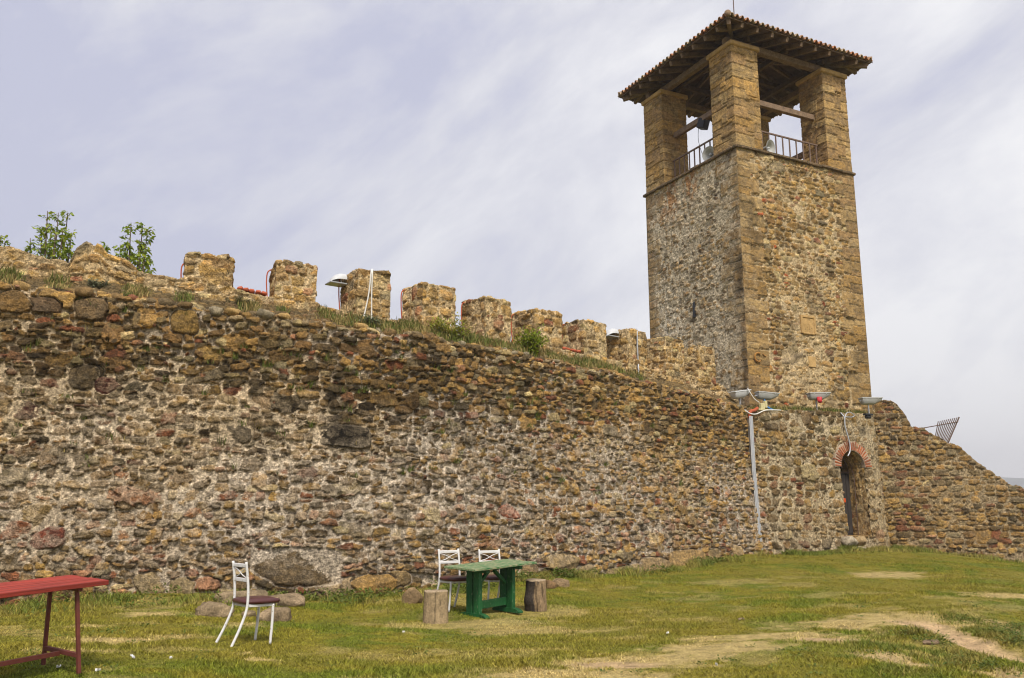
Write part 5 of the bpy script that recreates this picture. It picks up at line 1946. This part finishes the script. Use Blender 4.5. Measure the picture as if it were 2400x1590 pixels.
TD = 17.6
sh = lambda lst: [((*at(x * DS, y * DS, TD + (i % 3) * .25),), None) for i, (x, y) in enumerate(lst)]
sapling(at(120, 1250, TD), sh([(110, 488), (135, 492), (157, 492), (97, 528), (70, 551), (166, 538), (128, 540), (145, 530), (118, 530)]), 'bushy young tree with tall shoots showing above the left end of the wall', 41)
sapling(at(300, 1250, TD), sh([(303, 515), (330, 520), (341, 530), (296, 555), (322, 560), (345, 598), (325, 600), (278, 566), (240, 560), (336, 570)]), 'slender young tree rising right of the broken battlement block', 42)
sapling(at(-30, 1250, TD), sh([(2, 545), (-20, 530), (-45, 520), (12, 558)]), 'leafy shoots of a tree at the far left edge', 43)


def bush(name, c, rx, ry, rz, n, label, seed, cols, leaf=.06, flower=None, up=.6):
    R = np.random.RandomState(seed)
    c = np.array(c)
    r = empty(name, tuple(c))
    tag(r, label, 'bush')
    b = MB()
    P, Dv, S, Cc = [], [], [], []
    for k in range(max(10, n // 60)):
        a = R.uniform(0, 2 * PI)
        rr_ = R.uniform(.15, 1) ** .6
        tip = c + np.array([math.cos(a) * rx * rr_, math.sin(a) * ry * rr_, rz * R.uniform(.55, 1.12) * (1.1 - .5 * rr_ ** 2)])
        mid = c + (tip - c) * .5 + np.array([0, 0, .1 * rz])
        sp = np.array([tuple(v) for v in spline([c + R.randn(3) * .03, mid, tip], 6)])
        b.tube(sp, .006, 4, False)
        for _ in range(60):
            f = R.uniform(.25, 1.0)
            q = sp[int(f * (len(sp) - 1))]
            P.append(q + R.randn(3) * np.array((rx, ry, rz)) * .10)
            Dv.append(np.array([R.randn(), R.randn(), up + R.randn() * .6]))
            S.append(leaf * R.uniform(.5, 1.2))
            Cc.append(np.array(cols[R.randint(len(cols))]) * R.uniform(.7, 1.25))
    b.build('stems', M_BARK, r).matrix_parent_inverse = Matrix.Translation(-Vector(c))
    leaf_mesh('foliage', P, Dv, S, np.array(Cc), r, R).matrix_parent_inverse = Matrix.Translation(-Vector(c))
    if flower:
        k = R.choice(len(P), flower)
        leaf_mesh('blossom', np.array(P)[k] + np.array([0, -.03, .03]), R.randn(flower, 3), np.full(flower, .055), np.tile((.75, .75, .7), (flower, 1)), r, R, asp=.9).matrix_parent_inverse = Matrix.Translation(-Vector(c))


def on_ledge(xd, e=.3):
    s_ = PARA.hit(xd * DS, 800, LEDGE - e * .8)[0]
    return ledge_point(s_, e)


G1 = [(.34, .36, .04), (.25, .30, .03), (.40, .37, .07), (.42, .35, .10)]
bush('flowering_bush', on_ledge(1040, .35), .52, .35, .42, 1700, 'loose yellow-green bush with a few white flowers on the wall ledge', 51, G1, .065, flower=26)
bush('round_bush', on_ledge(1228, .25), .42, .34, .58, 2600, 'dense round bright green bush on the wall ledge', 52, [(.28, .35, .025), (.20, .28, .02), (.36, .39, .04)], .06)
bush('sage_bush', on_ledge(848, .25), .33, .25, .22, 1100, 'low grey-green sage clump on the ledge under the white cables', 53, [(.17, .19, .10), (.22, .24, .14), (.13, .16, .07)], .05)
bush('sage_bush', on_ledge(210, .45), .20, .18, .17, 600, 'small grey-green clump on the ledge at the left end', 54, [(.17, .19, .11), (.13, .15, .07), (.2, .21, .13)], .045)
bush('heather_clump', on_ledge(545, .5), .22, .16, .18, 500, 'dull brownish clump on the ledge below the orange tiles', 55, [(.15, .12, .06), (.13, .15, .05), (.2, .16, .08)], .04)

# tufts of grass along the ledge and in the joints
R_ = np.random.RandomState(61)


def tufts(name, pts, n_each, hgt, label, wid=.012, green=.5, seed=0, spread=.09, updir=None):
    R = np.random.RandomState(seed)
    pts = np.asarray(pts)
    n = len(pts) * n_each
    B = np.repeat(pts, n_each, 0) + np.concatenate([R.randn(n, 2) * spread, R.randn(n, 1) * .01], 1)
    sz = np.repeat(R.uniform(.5, 1.3, len(pts)), n_each)
    h = hgt * R.uniform(.4, 1.2, n) * sz
    a = R.uniform(0, 2 * PI, n)
    lean = h * R.uniform(.1, .8, n)
    dirx, diry = np.cos(a) * lean, np.sin(a) * lean
    if updir is not None:
        U_ = np.repeat(updir, n_each, 0) * h[:, None] * .5
        dirx, diry = dirx + U_[:, 0], diry + U_[:, 1]
    wx, wy = -np.sin(a + R.uniform(-1, 1, n)) * wid / 2, np.cos(a + R.uniform(-1, 1, n)) * wid / 2
    V = np.empty((n, 6, 3))
    for i, (k, hh, ll) in enumerate(((1, 0, 0), (.8, .6, .35), (.1, 1, 1))):
        for j, sg in ((0, -1), (1, 1)):
            V[:, 2 * i + j, 0] = B[:, 0] + dirx * ll + sg * wx * k
            V[:, 2 * i + j, 1] = B[:, 1] + diry * ll + sg * wy * k
            V[:, 2 * i + j, 2] = B[:, 2] + h * hh
    g = np.repeat((R.rand(len(pts)) < green).astype(float) * .8, n_each) + .2 * R.rand(n)
    c = np.array((.32, .235, .09)) * (1 - g[:, None]) + np.array((.11, .145, .025)) * g[:, None]
    c = c * R.uniform(.6, 1.3, n)[:, None]
    b = np.arange(n)[:, None] * 6
    q = np.concatenate([b + np.array([[0, 1, 3, 2]]), b + np.array([[2, 3, 5, 4]])])
    tag(mesh_np(name, V.reshape(-1, 3), q, M_GRASS, np.repeat(c, 6, 0), smooth=False), label, None, kind='stuff')


lp = []
for _ in range(1500):
    xd = R_.uniform(-60, 1480)
    if vnoise(np.array(xd / 38.0), np.array(0.5), 77) < (.62 if xd < 650 else .38):
        continue
    lp.append(on_ledge(xd, min(.8, max(.16, R_.normal(.46, .17)))))
for _ in range(170):
    s_, e_ = R_.uniform(.5, BAST_L + .9), abs(R_.normal(0, .3)) + .06
    p = BAST.at(s_) - BAST.nor(s_) * e_
    lp.append((p[0], p[1], float(bast_top(s_)) + .12 * e_ - .02))
tufts('ledge_grass', lp, 34, .13, 'dry and green grass growing along the wall ledge', seed=62, green=.5, spread=.07, wid=.013)
lp, ud = [], []
for _ in range(170):
    xd, yd = R_.uniform(0, 1720), R_.uniform(0, 1) ** 1.4
    s_, zt_, d_ = PARA.hit(xd * DS, 900, LEDGE + .1)
    ztop_ = float(face_top(s_))
    z_ = ztop_ - .15 - yd * 2.6
    p = PARA.at(s_) + PARA.nor(s_) * (LEDGE + BATTER * (ztop_ - z_) - .01)
    lp.append((p[0], p[1], z_))
    ud.append(PARA.nor(s_))
tufts('wall_weeds', lp, 26, .12, 'weeds growing from the joints of the stone wall', seed=63, green=.75, spread=.035, updir=np.array(ud))

# lawn
add_grass(470000, 71, zone_lawn, .024, .0085, 'lawn_grass', 'short trodden grass of the lawn, green with straw patches', keepfn=front_of_walls)


def zone_foot(R, n):
    s_ = R.uniform(PARA.hit(-150, 1400, 1)[0], PARA.hit(1740, 1280, 1)[0], n)
    o_ = LEDGE + .42 + np.abs(R.randn(n)) * .35
    # bigger apron of weeds at the left, where the bank is overgrown
    o_ = o_ + R.rand(n) * 1.1 * sstep(8, 5, s_ - PARA.hit(0, 1400, 1)[0]) * (R.rand(n) < .6)
    p = PARA.at(s_) + PARA.nor(s_) * o_[:, None]
    return p[:, 0], p[:, 1]


def zone_foot2(R, n):
    a = R.rand(n) < .45
    s1 = R.uniform(.9, BAST_L + .9, n)
    p1 = BAST.at(s1) + BAST.nor(s1) * (.22 + np.abs(R.randn(n)) * .3)[:, None]
    s2 = R.uniform(.3, 7, n)
    p2 = FLANK.at(s2) + FLANK.nor(s2) * (.2 + np.abs(R.randn(n)) * .45)[:, None]
    p = np.where(a[:, None], p1, p2)
    return p[:, 0], p[:, 1]


def weed_col(X, Y, r):
    g = sstep(.35, .65, fbm(X * 2, Y * 2, 97, 3))[:, None] * .8
    return (np.array((.12, .165, .02)) * g + np.array((.26, .22, .05)) * (1 - g))


patch = lambda X, Y: fbm(X * 1.9, Y * 1.9, 98, 3) > .47 + .07 * (X > -1)
add_grass(19000, 72, zone_foot, .10, .011, 'tall_grass', 'tall weedy grass along the foot of the long wall', weed_col, patch)
add_grass(14000, 73, zone_foot2, .10, .014, 'tall_grass', 'green grass fringe at the foot of the bastion and sloping wall', weed_col)


WEED = True
# broad-leaved weeds near the wall foot, and on the bank at the right
def weeds(name, pts, label, seed, size=.07, cols=((.10, .155, .02), (.14, .18, .03), (.19, .21, .04)), h=.16):
    R = np.random.RandomState(seed)
    P, Dv, S, Cc = [], [], [], []
    for x, y, k in pts:
        z = float(gz(x, y))
        for _ in range(int(26 * k)):
            a = R.uniform(0, 2 * PI)
            r_ = abs(R.randn()) * .09 * k
            P.append((x + math.cos(a) * r_, y + math.sin(a) * r_, z + R.uniform(.0, h) * k))
            Dv.append((math.cos(a), math.sin(a), R.uniform(-.1, .9)))
            S.append(size * R.uniform(.5, 1.2))
            Cc.append(np.array(cols[R.randint(len(cols))]) * R.uniform(.7, 1.2))
    tag(leaf_mesh(name, P, Dv, S, np.array(Cc), None, R), label, None, kind='stuff')


X_, Y_ = zone_foot(R_, 420)
pk = fbm(X_ * 1.3, Y_ * 1.3, 99, 3) > .5
weeds('weed_leaves', [(x, y, R_.uniform(.5, 1.2)) for x, y in zip(X_[pk], Y_[pk])], 'broad-leaved weeds at the foot of the long wall', 64)
lw = []
for _ in range(420):
    y_ = 7.2 + 12 * R_.rand() ** 1.3
    x_ = (R_.rand() - .5) * 1.35 * y_
    if vnoise(np.array(x_ * .8), np.array(y_ * .8), 66) > .5 and y_ < np.interp(x_, PARA.p[:, 0], PARA.p[:, 1]) - 1.6:
        lw.append((x_, y_, R_.uniform(.35, .9)))
weeds('lawn_weeds', lw, 'low leafy weeds and clover scattered through the lawn', 67, .034, h=.035)
bp = []
for px, py, sx, sy, k in ((2380, 1500, 26, 14, 50), (2260, 1455, 10, 5, 8), (2170, 1500, 14, 8, 10), (2210, 1512, 14, 9, 10), (2130, 1492, 12, 8, 8), (2330, 1480, 30, 12, 26), (2380, 1470, 20, 10, 16), (2240, 1560, 40, 14, 14), (2320, 1570, 30, 10, 12)):
    for _ in range(k):
        p = ground_at(px + R_.randn() * sx * .6, py + R_.randn() * sy * .6)
        if abs(p[1]) < 30:
            bp.append((p[0], p[1], R_.uniform(.35, .85)))
weeds('bank_weeds', bp, 'clumps of dark green weeds on the eroded bank', 65, .034, h=.09)

BC = [ground_at(x, y)[:2] for x, y in ((2160, 1498), (2215, 1518), (2130, 1490), (2340, 1500), (2390, 1502), (2265, 1456), (2250, 1560), (2330, 1575), (2070, 1520), (2110, 1575), (2390, 1465), (2300, 1475), (2030, 1545), (2190, 1540))]


def zone_bank(R, n):
    c = np.array(BC)[R.randint(len(BC), size=n)]
    return c[:, 0] + R.randn(n) * .22, c[:, 1] + R.randn(n) * .16


add_grass(15000, 74, zone_bank, .042, .009, 'bank_grass', 'rough grass clumps on the eroded bank at the lower right', weed_col, lambda X, Y: fbm(X * 3.5, Y * 3.5, 96, 3) > .46)

# ------------------------------------------------------------------ hills and air
b = []
xs = np.linspace(-2600, 4200, 160)
ys = np.linspace(0, 1, 10)
Xh, T_ = np.meshgrid(xs, ys, indexing='ij')
ridge = 62 + 75 * fbm(Xh / 1100 + 3, Xh * 0, 201, 4) + 14 * fbm(Xh / 220, Xh * 0, 202, 3)
Yh = 1500 + T_ * 500 + 100 * fbm(Xh / 600, T_ * 2, 203, 3)
Zh = -64 + (ridge + 64) * sstep(0, 1, T_) + 6 * (fbm(Xh / 80, T_ * 6, 204, 3) - .5)
o = mesh_np('hills', np.stack([Xh, Yh, Zh], -1).reshape(-1, 3), grid_quads(160, 10), M_HILL)
tag(o, 'distant wooded hills in haze', None, kind='structure')
HAZE = True
if HAZE:
    m = bpy.data.materials.new('air')
    m.use_nodes = True
    nt = m.node_tree
    nt.nodes.remove(nt.nodes['Principled BSDF'])
    pv = nt.nodes.new('ShaderNodeVolumePrincipled')
    pv.inputs['Color'].default_value = (.93, .94, 1.0, 1)
    pv.inputs['Density'].default_value = .0006
    pv.inputs['Anisotropy'].default_value = .1
    nt.links.new(pv.outputs[0], nt.nodes['Material Output'].inputs['Volume'])
    b = MB().box((700, 1000, 45), (7400, 2500, 230))
    o = b.build('haze', m)
    tag(o, 'thin haze over the distant hills', None, kind='stuff')

# ------------------------------------------------------------------ sky and sun
SUN_AZ, SUN_EL = math.atan2(.18, -1.0), math.radians(50)
w = bpy.data.worlds.new('World')
scene.world = w
w.use_nodes = True
nt = w.node_tree
for n in list(nt.nodes):
    nt.nodes.remove(n)
out = nt.nodes.new('ShaderNodeOutputWorld')
sky = nt.nodes.new('ShaderNodeTexSky')
sky.sky_type = 'NISHITA'
sky.sun_disc = False
sky.sun_elevation = SUN_EL
sky.sun_rotation = SUN_AZ
sky.air_density = 1.0
sky.dust_density = 2.5
bg1 = nt.nodes.new('ShaderNodeBackground')
bg1.inputs['Strength'].default_value = .07
nt.links.new(sky.outputs[0], bg1.inputs[0])
tc = nt.nodes.new('ShaderNodeTexCoord')
sep = nt.nodes.new('ShaderNodeSeparateXYZ')
nt.links.new(tc.outputs['Generated'], sep.inputs[0])


def mth(op, a, b=None):
    n = nt.nodes.new('ShaderNodeMath')
    n.operation = op
    for i, v in enumerate((a, b)):
        if v is None:
            continue
        if isinstance(v, (int, float)):
            n.inputs[i].default_value = v
        else:
            nt.links.new(v, n.inputs[i])
    return n.outputs[0]


mp = nt.nodes.new('ShaderNodeMapping')
mp.vector_type = 'TEXTURE'
mp.inputs['Rotation'].default_value = (0, math.radians(-33), 0)
mp.inputs['Scale'].default_value = (1.5, 1.0, .62)
mp.inputs['Location'].default_value = (5.3, 2.2, 0)
nt.links.new(tc.outputs['Generated'], mp.inputs[0])
n1 = nt.nodes.new('ShaderNodeTexNoise')
n1.inputs['Scale'].default_value = 3.4
n1.inputs['Detail'].default_value = 9
n1.inputs['Roughness'].default_value = .62
n1.inputs['Distortion'].default_value = .25
nt.links.new(mp.outputs[0], n1.inputs[0])
n2 = nt.nodes.new('ShaderNodeTexNoise')
n2.inputs['Scale'].default_value = 1.3
n2.inputs['Detail'].default_value = 3
nt.links.new(mp.outputs[0], n2.inputs[0])
# more cloud to the right, clearer at the upper left
sx = mth('MULTIPLY', sep.outputs[0], .22)
den = mth('ADD', mth('ADD', mth('MULTIPLY', n1.outputs[0], .8), mth('MULTIPLY', n2.outputs[0], .45)), sx)
cr = nt.nodes.new('ShaderNodeValToRGB')
cr.color_ramp.elements[0].position = .475
cr.color_ramp.elements[0].color = (.375, .385, .485, 1)
cr.color_ramp.elements[1].position = .735
cr.color_ramp.elements[1].color = (.67, .665, .67, 1)
e_ = cr.color_ramp.elements.new(.585)
e_.color = (.495, .497, .545, 1)
nt.links.new(den, cr.inputs[0])
bg2 = nt.nodes.new('ShaderNodeBackground')
nt.links.new(cr.outputs[0], bg2.inputs[0])
bg2.inputs['Strength'].default_value = 1.0
mx = nt.nodes.new('ShaderNodeMixShader')
mx.inputs[0].default_value = .88
nt.links.new(bg1.outputs[0], mx.inputs[1])
nt.links.new(bg2.outputs[0], mx.inputs[2])
nt.links.new(mx.outputs[0], out.inputs[0])

sd = bpy.data.lights.new('sun', 'SUN')
sd.energy = 2.6
sd.angle = math.radians(11)
sd.color = (1, .93, .82)
so = bpy.data.objects.new('sun', sd)
COL.objects.link(so)
dv = Vector((math.sin(SUN_AZ) * math.cos(SUN_EL), math.cos(SUN_AZ) * math.cos(SUN_EL), math.sin(SUN_EL)))
so.rotation_euler = dv.to_track_quat('Z', 'Y').to_euler()
so.location = (0, 0, 40)
scene.cycles.pixel_filter_type = 'BLACKMAN_HARRIS'
scene.cycles.filter_width = 1.1
vs_ = scene.view_settings
vs_.view_transform = 'Standard'
vs_.look = 'None'
vs_.exposure = 0.7
vs_.gamma = 1.0
